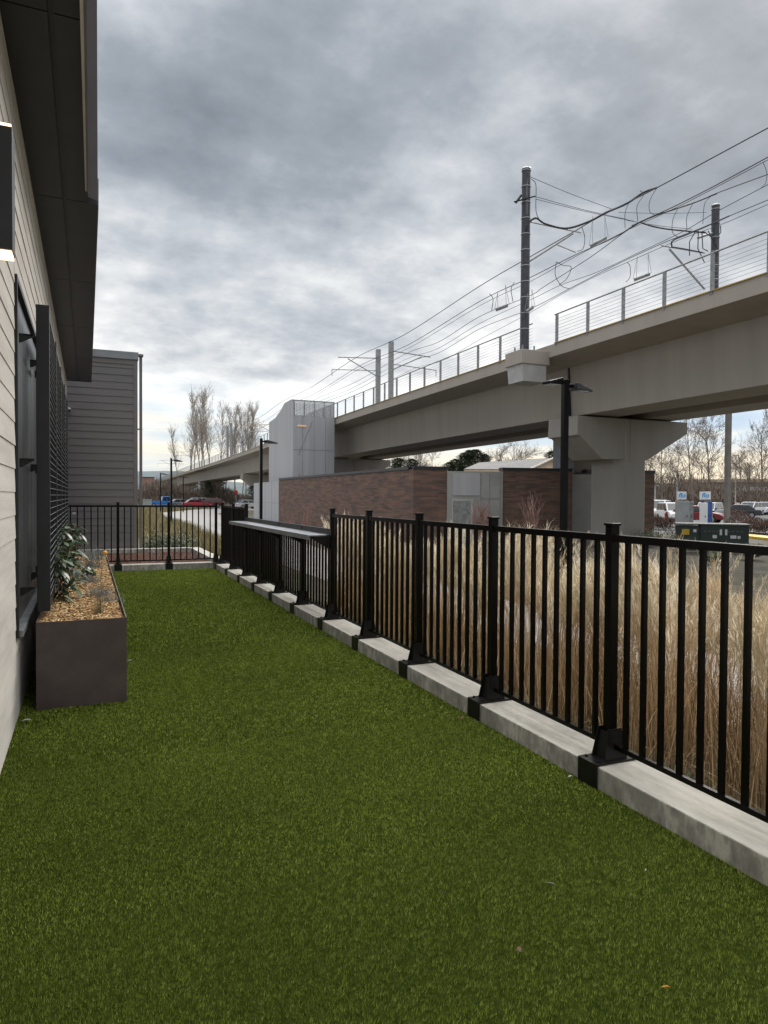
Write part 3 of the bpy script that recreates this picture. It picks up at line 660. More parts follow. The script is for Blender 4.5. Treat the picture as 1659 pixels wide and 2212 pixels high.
# a dark joint web between the two spans over the pier
MB().box(ex(23.4)+1.5, ex(23.4)+6.8, 23.37, 23.43, 4.9, 6.85).build('joint_diaphragm', M_charc, via)
# railing
rl = MB(); 
def rsweep(mb, off, z, r, y0, y1):
    pts = [(ex(y)+off, y, z) for y in [y0]+[q for q in np.arange(-60, 520, 8.) if y0 < q < y1]+[y1]]; mb.tube(pts, r, 5)
for y0, y1 in ((-30, 22.35), (23.85, 260)):
    rsweep(rl, .03, 8.62, .028, y0, y1)
    for k in range(7): rsweep(rl, .03, 7.68+k*.125, .006, y0, y1)
RA = rl.build('railing', M_galvd, via)
posts = []; y = 22.2
while y > -14: posts.append(y); y -= 1.83
y = 24.35
while y < 165: posts.append(y); y += 1.95
for i, y in enumerate(posts[:97]):
    m = MB(); x = ex(y); m.box(x-.015, x+.065, y-.045, y+.045, 7.42, 8.60); m.box(x-.05, x+.12, y-.08, y+.08, 7.50, 7.52)
    m.build('railing_post', M_galvd, RA)
far = MB()
while y < 330: x = ex(y); far.box(x-.02, x+.06, y-.05, y+.05, 7.4, 8.6); y += 2.2
if True: o = far.build('far_railing_posts', M_galvd, RA); o['kind'] = 'stuff'

# overhead line poles
def big_pole(x, y, z0, z1, r, label):
    t = thing('overhead_line_pole', (x, y, z0), label, 'pole', None)
    MB().tube([(x, y, z0+.03), (x, y, z1)], [r, r*.9], 12).build('shaft', M_pole, t, smooth=False)
    MB().tube([(x, y, z1), (x, y, z1+.06)], [r*1.03, r*.9], 12).build('cap', M_band, t)
    for k in range(11): MB().tube([(x, y, z0+.9+k*.62), (x, y, z0+.925+k*.62)], r*1.05, 12).build('band', M_band, t)
    b = MB(); b.box(x-.34, x+.34, y-.34, y+.34, z0, z0+.04); b.build('base_plate', M_pole, t)
    for sx in (-1, 1):
        for sy in (-1, 1): MB().tube([(x+sx*.27, y+sy*.27, z0+.04), (x+sx*.27, y+sy*.27, z0+.22)], .035, 6).build('anchor_bolt', M_galvd, t)
    return t
P1 = big_pole(15.95, 23.25, 7.27, 14.45, .185, 'tall dark banded overhead line pole standing on the near corbel of the viaduct')
P2 = big_pole(25.75, 22.9, 7.27, 14.55, .185, 'tall dark overhead line pole with bundled cables on the far side of the viaduct')
z7 = lambda x, y: (1026+x*.38147, 270+y*.38147)
def at(x, y, Y): return ony(*z7(x, y), Y)
def atx(x, y, X): return onx(*z7(x, y), X)
# cantilever arms on the near pole
a = MB(); a.tube([at(290, 545, 23.2), at(600, 610, 23.2)], .028, 6); a.build('cantilever_arm', M_galvd, P1)
a = MB(); a.tube([at(296, 780, 23.2), at(555, 615, 23.2)], .038, 6); a.tube([at(468, 680, 23.2), at(570, 722, 23.2)], .022, 6); a.build('cantilever_strut', M_galvd, P1)
a = MB(); a.tube([at(222, 435, 23.1), at(340, 403, 23.1)], .03, 5); a.tube([at(232, 440, 23.1), at(262, 398, 23.1)], .05, 5); a.build('insulator', M_blackplate, P1)
a = MB(); a.tube([at(300, 300, 23.1), at(294, 360, 23.1), at(298, 900, 23.1), at(292, 1150, 23.1), at(300, 1200, 23.1), at(292, 1255, 23.1)], .016, 5); a.build('riser_cable', M_galvd, P1)
a = MB(); a.tube([at(1300, 930, 22.9), at(1100, 702, 22.9)], .045, 6); a.tube([at(1300, 725, 22.9), at(1055, 683, 22.9)], .03, 6); a.tube([at(1262, 640, 22.9), at(1380, 600, 22.9)], .05, 5); a.build('cantilever_strut', M_galvd, P2)
a = MB()
for pts in ([(1210, 605), (1300, 605), (1345, 640), (1362, 690), (1350, 780)], [(1115, 690), (1180, 700), (1290, 722)], [(1390, 570), (1392, 610), (1360, 640)], [(1250, 600), (1215, 660), (1215, 740)], [(1265, 600), (1262, 700), (1300, 780)], [(1285, 610), (1290, 700), (1320, 715)], [(1320, 600), (1370, 690), (1366, 760), (1345, 790)]):
    a.tube([at(*p, 22.75) for p in pts], .022, 5)
a.build('cable_bundle', M_wire, P2)

# wires
NW = 0
def smooth(pts, k=6):
    P = [np.array(p, float) for p in pts]; P = [2*P[0]-P[1]]+P+[2*P[-1]-P[-2]]; out = []
    for i in range(1, len(P)-2):
        for j in range(k):
            t = j/k; p0, p1, p2, p3 = P[i-1:i+3]
            out.append(.5*((2*p1)+(-p0+p2)*t+(2*p0-5*p1+4*p2-p3)*t*t+(-p0+3*p1-3*p2+p3)*t**3))
    return out+[P[-2]]
def wire(name, pts, r, label, cat='cable', sm=True, m=None):
    m = m or M_wire; o = MB().tube(smooth(pts) if sm else pts, r, 5).build(name, m); return tag(o, label, cat, 'overhead lines of the viaduct')
def track_wire(xoff, img, r, label, farz=None, far_y=330):
    """img: z7-crop picture points, right to left, on the track's vertical plane; carried on to the far poles"""
    X = 16.65+xoff; pts = []
    for p in img: pts.append(atx(*p, X))
    pts = [p for p in pts]
    y_last = pts[-1][1]; zb = pts[-1][2]-.1
    first = pts[0]; d = pts[0]-pts[1]; pts = [first+d*1.2]+pts
    stops = [q for q in (51, 78, 104, 118, 150, 184, 218, 260, 300, far_y) if q > y_last+8]
    full = [(X+(ex(p[1])-16.65), p[1], p[2]) for p in pts]
    prev = (y_last, zb)
    for i, s in enumerate(stops):
        mid = (prev[0]+s)/2; full.append((ex(mid)+xoff, mid, zb-.3)); full.append((ex(s)+xoff, s, zb)); prev = (s, zb)
    wire('overhead_wire', full, r, label, 'overhead wire')
track_wire(1.9, [(1659, 20), (1350, 185), (1030, 355), (700, 520), (545, 608), (300, 745), (0, 915)], .020, 'highest overhead wire, rising steeply to the right edge', 12.3)
track_wire(2.4, [(1659, 185), (1350, 350), (1110, 470), (920, 555), (780, 640), (560, 735), (300, 862), (0, 1000)], .018, 'overhead wire passing just below the kinked feeder cable', 11.5)
track_wire(2.3, [(1659, 200), (1330, 372), (1110, 482), (850, 600), (560, 745), (300, 885), (0, 1025)], .012, 'contact wire of the near track, close under its messenger', 11.2)
track_wire(6.2, [(1659, 280), (1370, 385), (1240, 440), (920, 556), (640, 748), (370, 915), (290, 965), (0, 1080)], .018, 'overhead wire crossing from the far pole down to the near rail', 11.9)
track_wire(6.0, [(1659, 338), (1360, 495), (1180, 600), (920, 722), (680, 832), (470, 905), (300, 985), (0, 1120)], .014, 'messenger wire of the far track, above its hanging jumper loops', 11.4)
track_wire(6.3, [(1659, 425), (1440, 515), (1300, 575), (1050, 672), (780, 795), (530, 920), (290, 1040), (0, 1150)], .016, 'contact wire meeting the far pole at its cable bundle', 11.0)
track_wire(6.8, [(1659, 450), (1400, 560), (1150, 650), (880, 765), (640, 870), (440, 975), (290, 1060), (0, 1210)], .012, 'lowest overhead wire, just above the viaduct railing', 10.7)
# thick jumper cables
wire('feeder_cable', [at(290, 600, 23.1), at(300, 560, 23.0), at(345, 527, 22.9), at(400, 560, 22.7), at(520, 585, 22.4), at(650, 545, 22.0), at(745, 495, 21.6), at(860, 445, 21.3), at(950, 385, 21.0), at(1030, 355, 20.7)], .042, 'thick black feeder cable looping from the near pole up to the highest wire')
wire('feeder_cable', [at(1300, 610, 22.9), at(1210, 602, 22.8), at(1090, 590, 22.8), at(1010, 575, 22.8), at(945, 555, 22.7)], .034, 'thick black cable from the far pole to the crossing of the wires')
wire('feeder_cable', [at(890, 570, 22.6), at(1000, 520, 22.6), at(1120, 480, 22.6), at(1240, 440, 22.6), at(1370, 388, 22.6)], .034, 'thick black cable clipped along the overhead wire right of centre')
wire('feeder_cable', [at(1115, 690, 22.7), at(1120, 655, 22.7), at(1200, 620, 22.7), at(1300, 578, 22.7), at(1440, 515, 22.7)], .034, 'thick black cable hooked onto the contact wire beside the far pole')
k = 0
for a_, b_, lb in (((300, 288), (780, 478), 'thin insulated span wire from the top of the near pole'), ((340, 405), (860, 535), 'upper of the two thin span wires leaving the insulator'), ((345, 420), (900, 545), 'lower of the two thin span wires leaving the insulator'), ((1310, 495), (812, 495), 'level span wire reaching left from the top of the far pole'), ((860, 540), (1230, 590), 'thin span wire sloping down to the far pole')):
    wire('span_wire', [at(*a_, 23.0), at((a_[0]+b_[0])/2, (a_[1]+b_[1])/2+6, 22.9), at(*b_, 22.8)], .010, lb, 'span wire')
loops = [([(318, 305), (345, 340), (345, 480), (362, 535)], 'jumper loop hanging beside the top of the near pole'),
         ([(868, 448), (850, 500), (850, 585)], 'first short jumper hanging from the kinked feeder cable'),
         ([(935, 372), (955, 395), (918, 460), (922, 545)], 'second jumper hanging from the kinked feeder cable'),
         ([(1028, 358), (990, 430), (990, 490), (1020, 510)], 'third jumper, bowed, near where the highest wire starts'),
         ([(1146, 478), (1120, 540), (1120, 610), (1160, 640)], 'jumper left of the far pole under the thick cable'),
         ([(1232, 446), (1200, 520), (1200, 590)], 'jumper between the two thick cables by the far pole'),
         ([(1330, 408), (1300, 450), (1290, 560)], 'jumper just above the far pole'),
         ([(605, 575), (622, 640), (612, 700), (580, 716)], 'jumper hooked under the tip of the near cantilever arm'),
         ([(1630, 208), (1652, 270), (1645, 330), (1615, 360)], 'jumper loop at the right edge of the view'),
         ([(460, 775), (455, 850), (490, 910), (535, 928)], 'wide jumper loop low between the two tracks'),
         ([(462, 775), (500, 795), (545, 805), (520, 870), (475, 905)], 'slack jumper crossing the wide loop'),
         ([(862, 778), (878, 800), (878, 860), (855, 890)], 'jumper loop beside the left section insulator of the far track'),
         ([(222, 890), (205, 930), (215, 1000)], 'jumper just left of the near pole'),
         ([(82, 955), (102, 985), (95, 1050)], 'jumper far left of the near pole')]
for p, lb in loops: wire('jumper_cable', [at(*q_, 22.7) for q_ in p], .013, lb)
def insul(p, q, tops, lb):
    t = thing('section_insulator', tuple(at((p[0]+q[0])/2, (p[1]+q[1])/2, 22.9)), lb, 'insulator', 'section insulators in the wires')
    m = MB(); m.tube([at(*p, 22.9), at(*q, 22.9)], .045, 6); m.tube([at(p[0], p[1]+10, 22.9), at(q[0], q[1]+10, 22.9)], .03, 5); m.build('runner', M_galvd, t)
    m = MB()
    for a, tp in zip((p, q), tops): m.tube([at(*tp, 22.9), at(a[0]-8, a[1], 22.9)], .008, 4); m.tube([at(*tp, 22.9), at(a[0]+10, a[1], 22.9)], .008, 4)
    m.build('hanger', M_galvd, t)
insul((655, 682), (745, 635), ((668, 515), (735, 515)), 'section insulator hung in the near track wires right of the near pole')
insul((903, 873), (990, 840), ((920, 745), (980, 725)), 'section insulator hung in the far track wires right of the near pole')
insul((120, 1042), (185, 1018), ((128, 950), (172, 905)), 'section insulator left of the near pole')
insul((290, 1055), (330, 1028), ((300, 950), (322, 930)), 'section insulator just right of the near pole low down')

# mid-distance and far overhead poles (centre of the deck)
def far_pole(px, ptop, D, label, arms):
    p = dep(px, ptop, D); t = thing('overhead_line_mast', (p[0], p[1], 7.3), label, 'mast', 'distant masts on the viaduct')
    w = .16; MB().box(p[0]-w, p[0]+w, p[1]-w, p[1]+w, 7.3, p[2]).build('shaft', M_galvd, t)
    m = MB()
    for s in arms:
        m.tube([(p[0], p[1], p[2]-.7), (p[0]+s*3.4, p[1], p[2]-.9)], .045, 5); m.tube([(p[0], p[1], p[2]-2.2), (p[0]+s*2.6, p[1], p[2]-.95)], .045, 5)
        m.tube([(p[0], p[1], p[2]-1.7), (p[0]+s*3.9, p[1], p[2]-1.9)], .035, 5); m.tube([(p[0]+s*3.9, p[1], p[2]-1.9), (p[0]+s*3.9, p[1], p[2]-2.4)], .03, 5)
    if arms: m.build('cantilever_arm', M_galvd, t)
far_pole(845, 738, 53.4, 'taller of the two pale masts right of the stair tower', (1,)); far_pole(817, 755, 55.8, 'shorter of the two pale masts right of the stair tower', (-1,))
far_pole(597, 907, 104, 'mast with cantilever arm just left of the stair tower', (-1,)); far_pole(608, 896, 102, 'mast close against the top of the stair tower', ())
far_pole(491.8, 921, 119, 'left mast of the pair among the bare poplars', ()); far_pole(499.5, 914, 117, 'right mast of the pair among the bare poplars', ())
far_pole(412.7, 970, 184, 'distant mast with an arm in front of the leftmost poplars', (-1,)); far_pole(368.7, 989, 218, 'farthest mast at the low left end of the viaduct', (-1, 1))

# ================================================================== STATION: stair tower and brick building
t = thing('stair_tower', (15.5, 53, GZ), 'tall pale gray perforated metal stair tower beside the viaduct', 'tower')
TX, TX2, TY0, TY1 = 14.0, 17.25, 50.0, 57.3
MB().prism([(TX, TY0, GZ), (TX, TY1, GZ), (TX, TY1, 7.70), (TX, 55.2, 7.85), (TX, 53.6, 8.25), (TX, 52.4, 8.7), (TX, 50.6, 8.75), (TX, TY0, 8.70)], (.06, 0, 0)).build('side_screen', M_panel, t)
m = MB(); m.box(TX+.06, TX2, TY0, TY0+.06, GZ, 7.55); m.build('front_screen', M_panel, t)
for x in np.linspace(TX+.75, TX2-.7, 3): MB().box(x-.012, x+.012, TY0-.012, TY0-.001, GZ, 7.5).build('panel_joint', M_galvd, t)
MB().box(TX+.06, TX2, TY0, TY0+.03, 7.55, 8.62).build('top_mesh', M_mesh, t)
MB().box(TX2-.04, TX2-.01, TY0+.06, TY1, GZ, 8.6).build('inner_screen', M_mesh, t)
m = MB(); m.box(TX, TX2, TY0-.03, TY0+.06, 8.62, 8.68)
for x in np.linspace(TX+.1, TX2-.05, 5): m.box(x-.03, x+.03, TY0-.04, TY0-.003, 7.5, 8.62)
for x in np.linspace(TX+.3, TX2-.1, 26): m.box(x-.012, x+.012, TY0+.5, TY0+.53, 7.5, 8.5)
m.build('guard_frame', M_galvd, t)
m = MB()
for z in (2.5, 5.0): m.box(TX+.06, TX2, TY0-.015, TY0-.001, z, z+.02)
m.bar((TX+.5, TY0-.02, 3.2), (TX+1.4, TY0-.02, 1.6), .06, .01); m.bar((TX+.4, TY0-.02, 4.6), (TX+1.5, TY0-.02, 7.2), .05, .01)
m.build('stringer', M_panel2, t)
c = dep(667, 915, 50); MB().box(c[0]-.35, c[0]+.35, TY0-.03, TY0-.005, c[2]-.06, c[2]+.06).build('lamp', M_warm2, t)

A = np.array([12.98, 27.15]); B = np.array([24.25, 24.73]); dv = (B-A)/np.linalg.norm(B-A); nv = np.array([dv[1], -dv[0]])  # nv points towards viewer
if nv[1] > 0: nv = -nv
ZT = 2.72
t = thing('brick_building', (18, 35, GZ), 'low brown brick station building with gray metal door bay under the viaduct', 'building')
def fs(a, b, z0, z1, off, th):                  # slab on the front face between distances a,b
    p, q_ = A+dv*a+nv*off, A+dv*b+nv*off; p2, q2 = p-nv*th, q_-nv*th
    return [(*p, z0), (*q_, z0), (*q2, z0), (*p2, z0), (*p, z1), (*q_, z1), (*q2, z1), (*p2, z1)]
def along(px):
    # distance along the front face seen at picture column px
    d = ray(px, 1075)[:2]; Mx = np.array([[d[0], -dv[0]], [d[1], -dv[1]]]); s = np.linalg.solve(Mx, A); return s[1]
c965, c1085, c1236, c1283, c1405 = [along(p) for p in (965, 1085, 1236, 1284, 1405)]
m = MB(); m.hexa(fs(0, c965, GZ-.1, ZT, 0, .4)); m.hexa(fs(c1085, c1236, GZ-.1, ZT, 0, .4)); m.hexa(fs(c1283, c1405+.7, GZ-.1, ZT, -.8, .4))
m.prism([(12.98, 27.15, GZ-.1), (13.38, 27.08, GZ-.1), (13.38, 50.0, GZ-.1), (12.98, 50.0, GZ-.1)], (0, 0, ZT+.1-GZ)); m.build('brick_wall', M_brick, t)
m = MB()
for a_, b_, of in ((-.0, c965, .03), (c1085, c1236, .03), (c1283, c1405+.73, -.77)): m.hexa(fs(a_, b_, ZT+.001, ZT+.13, of, .5))
m.box(12.94, 13.42, 27.6, 50.0, ZT+.001, ZT+.13); m.build('coping', M_charc, t)
MB().prism([(13.4, 27.6, ZT-.2), (24, 25.4, ZT-.2), (24, 49.9, ZT-.2), (13.4, 49.9, ZT-.2)], (0, 0, .12)).build('roof', M_charc, t)
m = MB(); m.box(12.95, 13.35, 50.02, 58.3, GZ, 2.62); m.build('end_panel', M_panel, t)
m = MB()
for y in (52.1, 54.3, 56.5): m.box(12.94, 12.949, y-.02, y+.02, GZ, 2.6)
m.box(12.94, 12.949, 50.02, 58.3, 1.0, 1.03); m.build('panel_joint', M_galvd, t)
# door bay
dbw = c1085-c965
MB().hexa(fs(c965+.002, c1085-.002, GZ, 2.66, .06, .4)).build('metal_bay', M_panel2, t)
MB().hexa(fs(c965+.25, c965+.58*dbw, 1.60, 2.58, .085, .024)).build('bay_screen', M_panel, t)
m = MB(); 
for a_ in (c965+.60*dbw, c965+.76*dbw, c1085-.12): m.hexa(fs(a_-.012, a_+.012, GZ, 2.6, .075, .014))
m.hexa(fs(c965+.60*dbw+.013, c1085-.135, 1.46, 1.49, .075, .014)); m.build('panel_joint', M_galvd, t)
d0 = along(975); d1 = along(1021)
dr = MB().hexa(fs(d0, d1, GZ+.02, 1.44, .09, .029)).build('door', M_block, t)
MB().hexa(fs(d0+.05, d1-.12, .25, 1.36, .096, .005)).build('louvre', M_galvd, dr)
MB().hexa(fs(d1-.12, d1-.08, -.02, .12, .15, .05)).build('handle', M_charc, dr)
MB().hexa(fs(c1236+.002, c1283, GZ, 2.60, -.25, .6)).build('gray_panel', M_panel2, t)
m = MB(); m.hexa(fs(c1236+.15, c1283-.45, 2.601, 4.4, -1.2, 1.2)); m.build('lift_shaft', M_fasc2 if False else M_coping, t)
MB().hexa(fs(c1283-.44, c1283+1.6, 2.601, 4.3, -1.5, .6)).build('lift_wall', M_store, t)

# ================================================================== street lamps on the walk
def lamp(x, y, label, heads=1, h=3.9, w=.057):
    t = thing('street_lamp', (x, y, GZ), label, 'street lamp', 'black square lamp posts along the walkway')
    MB().box(x-w, x+w, y-w, y+w, GZ, h).build('pole', M_black, t, bevel=.004)
    MB().box(x-.17, x+.17, y-.17, y+.17, GZ, GZ+.03).build('base_plate', M_black, t)
    hx, hy = .985, .17
    for s in ([1] if heads == 1 else [1, -1]):
        z = h-.12 if s > 0 else h-.06; k = s
        c0 = np.array([x+k*hx*(w-.01), y+k*hy*(w-.01)]); c1 = c0+k*np.array([hx, hy])*.16; c2 = c0+k*np.array([hx, hy])*(.66 if s > 0 else .5)
        MB().bar((*c0, z), (*c1, z-.0), .07, .06).build('arm', M_black, t)
        px_, py_ = -hy*.15, hx*.15; hd = MB()
        hd.hexa([(c1[0]-px_, c1[1]-py_, z-.07), (c2[0]-px_*.8, c2[1]-py_*.8, z-.075), (c2[0]+px_*.8, c2[1]+py_*.8, z-.075), (c1[0]+px_, c1[1]+py_, z-.07),
                 (c1[0]-px_, c1[1]-py_, z+.07), (c2[0]-px_*.7, c2[1]-py_*.7, z-.025), (c2[0]+px_*.7, c2[1]+py_*.7, z-.025), (c1[0]+px_, c1[1]+py_, z+.07)])
        ho = hd.build('lamp_head', M_pole if s > 0 else M_black, t, bevel=.015)
        c3 = (c1+c2)/2; MB().box(c3[0]-.12, c3[0]+.12, c3[1]-.1, c3[1]+.1, z-.09, z-.0755).build('lens', M_lamp, ho)
lamp(8.9, 11.53, 'nearest black lamp post with two heads in front of the viaduct pier', 2)
lamp(6.62, 28.45, 'single head black lamp post rising behind the metal counter', 1)
lamp(4.95, 46.2, 'black lamp post seen through the fence right of the gray building', 1)
lamp(7.0, 75.3, 'slim distant black lamp post nearest the gray building', 1)
lamp(10.8, 87.8, 'distant black lamp post in front of the low viaduct spans', 1)
p = dep(1570, 1130, 48); t = thing('light_standard', (p[0], p[1], GZ), 'tall gray square column standing beyond the viaduct by the parking lot', 'pole')
MB().box(p[0]-.15, p[0]+.15, p[1]-.15, p[1]+.15, GZ, 9).build('shaft', M_column, t); MB().box(p[0]-.3, p[0]+.3, p[1]-.3, p[1]+.3, GZ, GZ+.12).build('footing', M_paving, t)

# ================================================================== VEGETATION: grasses
def feather_grass(name, spots, n, h, label, plumes=30, seg=4, w=.006, hair=38, hl=(.05, .12), hw=(.002, .0045), sp=.13):
    parts = []; pl = []
    for (x, y) in spots:
        z = float(gh(x, y)); hh = h*RNG.uniform(.78, 1.1); nn = int(n*RNG.uniform(.6, 1.1)); ct_ = RNG.uniform(-.2, .16)
        P = np.stack([x+RNG.normal(0, sp, nn), y+RNG.normal(0, sp, nn), np.full(nn, z)], 1)
        v, f, tt, _ = ribbons(P, U(0, 2*pi, nn), U(0, .30, nn), hh*U(.45, .98, nn), w*U(.6, 1.3, nn), np.abs(RNG.normal(.3, .55, nn)), seg, tint=np.clip(RNG.normal(.42, .25, nn)+ct_, 0, 1)); parts.append((v, f, tt))
        k = nn//5; P = np.stack([x+RNG.normal(0, .2, k), y+RNG.normal(0, .2, k), np.full(k, z)], 1)     # low arching skirt
        v, f, tt, _ = ribbons(P, U(0, 2*pi, k), U(.3, .8, k), hh*U(.3, .6, k), w*U(.8, 1.4, k), U(.8, 1.9, k), seg, tint=np.clip(RNG.normal(.3, .2, k), 0, 1)); parts.append((v, f, tt))
        lean = RNG.uniform(0, 2*pi)
        az_ = np.full(plumes, lean)+RNG.normal(0, .9, plumes); P = np.stack([x+RNG.normal(0, .1, plumes), y+RNG.normal(0, .1, plumes), np.full(plumes, z)], 1)
        v, f, tt, tip = ribbons(P, az_, U(.02, .20, plumes), hh*U(.82, 1.06, plumes), np.full(plumes, w*.8), U(.05, .35, plumes), seg, tint=U(.4, .8, plumes), taper=False); parts.append((v, f, tt))
        tips = np.repeat(tip, hair, 0); a2 = np.repeat(az_, hair)+RNG.normal(0, .9, len(tips)); s_ = U(-.26, .05, len(tips))
        dvec = np.stack([np.sin(.45)*np.cos(np.repeat(az_, hair)), np.sin(.45)*np.sin(np.repeat(az_, hair)), np.full(len(tips), cos(.45))], 1)
        v, f, tt, _ = ribbons(tips+dvec*s_[:, None]+RNG.normal(0, .008, (len(tips), 3)), a2, U(.1, .7, len(tips)), U(*hl, len(tips)), U(*hw, len(tips))*(w/.006), U(.3, 1.5, len(tips)), 2, tint=R(len(tips))); pl.append((v, f, tt))
    v, f, tt = join(parts); tag(npmesh(name, v, f, M_tan, tint=tt), label, 'grass', kind='stuff')
    v, f, tt = join(pl); tag(npmesh('grass_plumes', v, f, M_plume, tint=tt), 'soft pale plumes topping '+label, 'grass', kind='stuff')
near = []
y = 1.0
while y < 12:
    for x in (3.3, 3.75, 4.2, 4.65):
        if R() < .95: near.append((x+RNG.uniform(-.15, .15), y+RNG.uniform(-.2, .2)))
    y += .55
near = [p for p in near if not (5.9 < p[1] < 6.5 and p[0] > 3.6)]
near = [p for p in near if p[1] < 6.2 or (p[1] < 10 and R() < .45)]
feather_grass('feather_grass', near, 330, 1.06, 'tall tan feather grass right behind the near fence', 54, 5, .0062, 46, (.05, .13), (.003, .0065), .17)
mid = [(x+RNG.uniform(-.3, .3), y+RNG.uniform(-.3, .3)) for y in np.arange(2.5, 17, .85) for x in np.arange(8.1, 11.8, .9)]
mid = [p for p in mid if not (p[0]/p[1] > .80 and math.hypot(*p) > 11.5) and math.hypot(*p) < 17.5]
feather_grass('feather_grass', mid, 130, .94, 'tan feather grass in the bed beyond the walkway', 18, 3, .011, 18)
def cover(name, xy, n, h, m, label, w=.006, cat='ground cover', tilt=.9, zf=gh):
    x, y = xy; z = zf(x, y); v, f, tt, _ = ribbons(np.stack([x, y, z], 1), U(0, 2*pi, n), U(0, tilt, n), h*U(.5, 1.1, n), w*U(.6, 1.4, n), U(0, 1.2, n), 2)
    tag(npmesh(name, v, f, m, tint=tt), label, cat, kind='stuff')
n = 14000; x = U(2.75, 3.4, n); y = U(1, 14.5, n); cover('kerb_weeds', (x, y), n, .10, M_shrub, 'low weeds and ground cover along the back of the kerb', .007)
n = 26000; y = U(24, 108, n); wlx = np.interp(y, [p[1] for p in wl], [p[0] for p in wl]); x = wlx-np.abs(RNG.normal(0, 1, n))*np.clip(y*.05, .9, 5)-.1
cover('bank_grass', (x, y), n, .55, M_olive, 'olive and tan grass bank left of the pale walkway', .03, tilt=.5)
n = 9000; y = U(86, 111, n); x = U(0, 24, n); keep = x < np.interp(y, [p[1] for p in wl], [p[0] for p in wl])-.2; x, y = x[keep], y[keep]
cover('verge_grass', (x, y), len(x), .6, M_olive, 'dry verge grass before the street with parked cars', .05, tilt=.4)
n = 15000; y = U(19.2, 30, n); x = U(2.9, 4.9, n); cover('bank_grass', (x, y), n, .45, M_olive, 'loose tan grass between the mulch bed and the walkway', .014, tilt=.5)
n = 9000; y = U(6, 26, n); x = np.interp(y, [8, 32], [7.5, 9])+U(0, .5, n); cover('walk_edge_grass', (x, y), n, .3, M_shrub, 'green edging plants beside the walkway', .012)

def shrub(name, c, r, h, n, m, label, cat='shrub', ls=.03, group=None, stems=True, base=.15):
    """rounded shrub of many small leaf faces on short stems"""
    t = thing(name, c, label, cat, group); d = RNG.normal(0, 1, (n, 3)); d /= np.linalg.norm(d, axis=1)[:, None]; rad = (R(n)**.45)*(1+.22*np.sin(d[:, 0]*5+c[0])*np.cos(d[:, 1]*4+c[1]))
    P = np.stack([d[:, 0]*rad*r, d[:, 1]*rad*r, base*h+(d[:, 2]*.5+.5)*rad*h*(1-base)], 1)
    v, f, tt, _ = ribbons(P, U(0, 2*pi, n), U(.2, 1.8, n), ls*U(.6, 1.4, n), ls*.6*U(.6, 1.3, n), U(0, .8, n), 2)
    npmesh('foliage', v, f, m, t, tt)
    st = MB()
    for k in range(7):
        a = k*.9; st.tube([(0, 0, -.02), (r*.3*cos(a), r*.3*sin(a), h*.35), (r*.6*cos(a), r*.6*sin(a), h*.7)], [.012, .008, .003], 4)
    s = MB(); s.v = [tuple(np.add(p, c)) for p in st.v]; s.f = st.f; s.build('stem', M_twig, t); return t
sp = [(1.75, 20.0), (2.3, 20.6), (1.9, 21.8), (2.75, 21.4), (2.4, 23.2)]
lab = ['variegated green shrub nearest the gray building corner', 'variegated shrub in front of the far bed, second from the gray building', 'variegated shrub behind the first by the gray building', 'variegated shrub rightmost beyond the mulch bed', 'variegated shrub farthest up the bank']
for i, (p, lb) in enumerate(zip(sp, lab)): shrub('bank_shrub', (*p, float(gh(*p))), .45, .62, 1300, M_shrub, lb, ls=.06)
for i, (px, py, D, r_s, lb) in enumerate([(1545, 1170, 21, .35, 'small round gray green shrub at the right end of the transformer'), (1625, 1172, 23, .4, 'small round gray green shrub near the right edge of the view'), (1430, 1150, 30, .9, 'low spreading gray green shrub left of the transformer'), (1395, 1155, 29, .7, 'low gray green shrub against the viaduct pier')]):
    c = dep(px, py, D); shrub('low_shrub', (c[0], c[1], GZ), r_s, r_s*1.3 if i < 2 else .75, 1400, M_shrub, lb, ls=.07)

# twiggy shrubs in front of the brick building
def twig_shrub(c, h, label, n=22, m=M_redtwig, spread=.35):
    t = thing('bare_shrub', c, label, 'shrub'); st = MB()
    for k in range(n):
        a = RNG.uniform(0, 2*pi); l = RNG.uniform(.6, 1)*h; tl = RNG.uniform(.05, spread); p = np.array(c, float); pts = [p.copy()]
        for i in range(6): p = p+l/6*np.array([sin(tl)*cos(a), sin(tl)*sin(a), cos(tl)])+RNG.normal(0, .02, 3); pts.append(p.copy())
        st.tube(pts, list(np.linspace(.020, .005, 7)), 4)
        for j in range(5):
            q0 = pts[RNG.integers(2, 6)]; b = a+RNG.normal(0, 1); e = q0+h*.22*np.array([cos(b)*.5, sin(b)*.5, .9]); st.tube([q0, (q0+e)/2+RNG.normal(0, .01, 3), e], [.009, .006, .003], 3)
    st.build('branches', m, t)
p = dep(1150, 1180, 22.5); twig_shrub((p[0], p[1], GZ), 2.35, 'bare pinkish shrub in front of the dark brick by the lamp post', 20, spread=.32)
p = dep(1037, 1180, 24.5); twig_shrub((p[0], p[1], GZ), 1.9, 'bare red twigged shrub in front of the gray door bay', 34, spread=.25)
p = dep(660, 1110, 32); twig_shrub((p[0], p[1], GZ), 1.9, 'faint bare shrub in front of the long brick wall', 12, spread=.4)
p = dep(628, 1110, 34); twig_shrub((p[0], p[1], GZ), 1.5, 'faint bare shrub behind the metal counter near the gray end panel', 9, spread=.4)

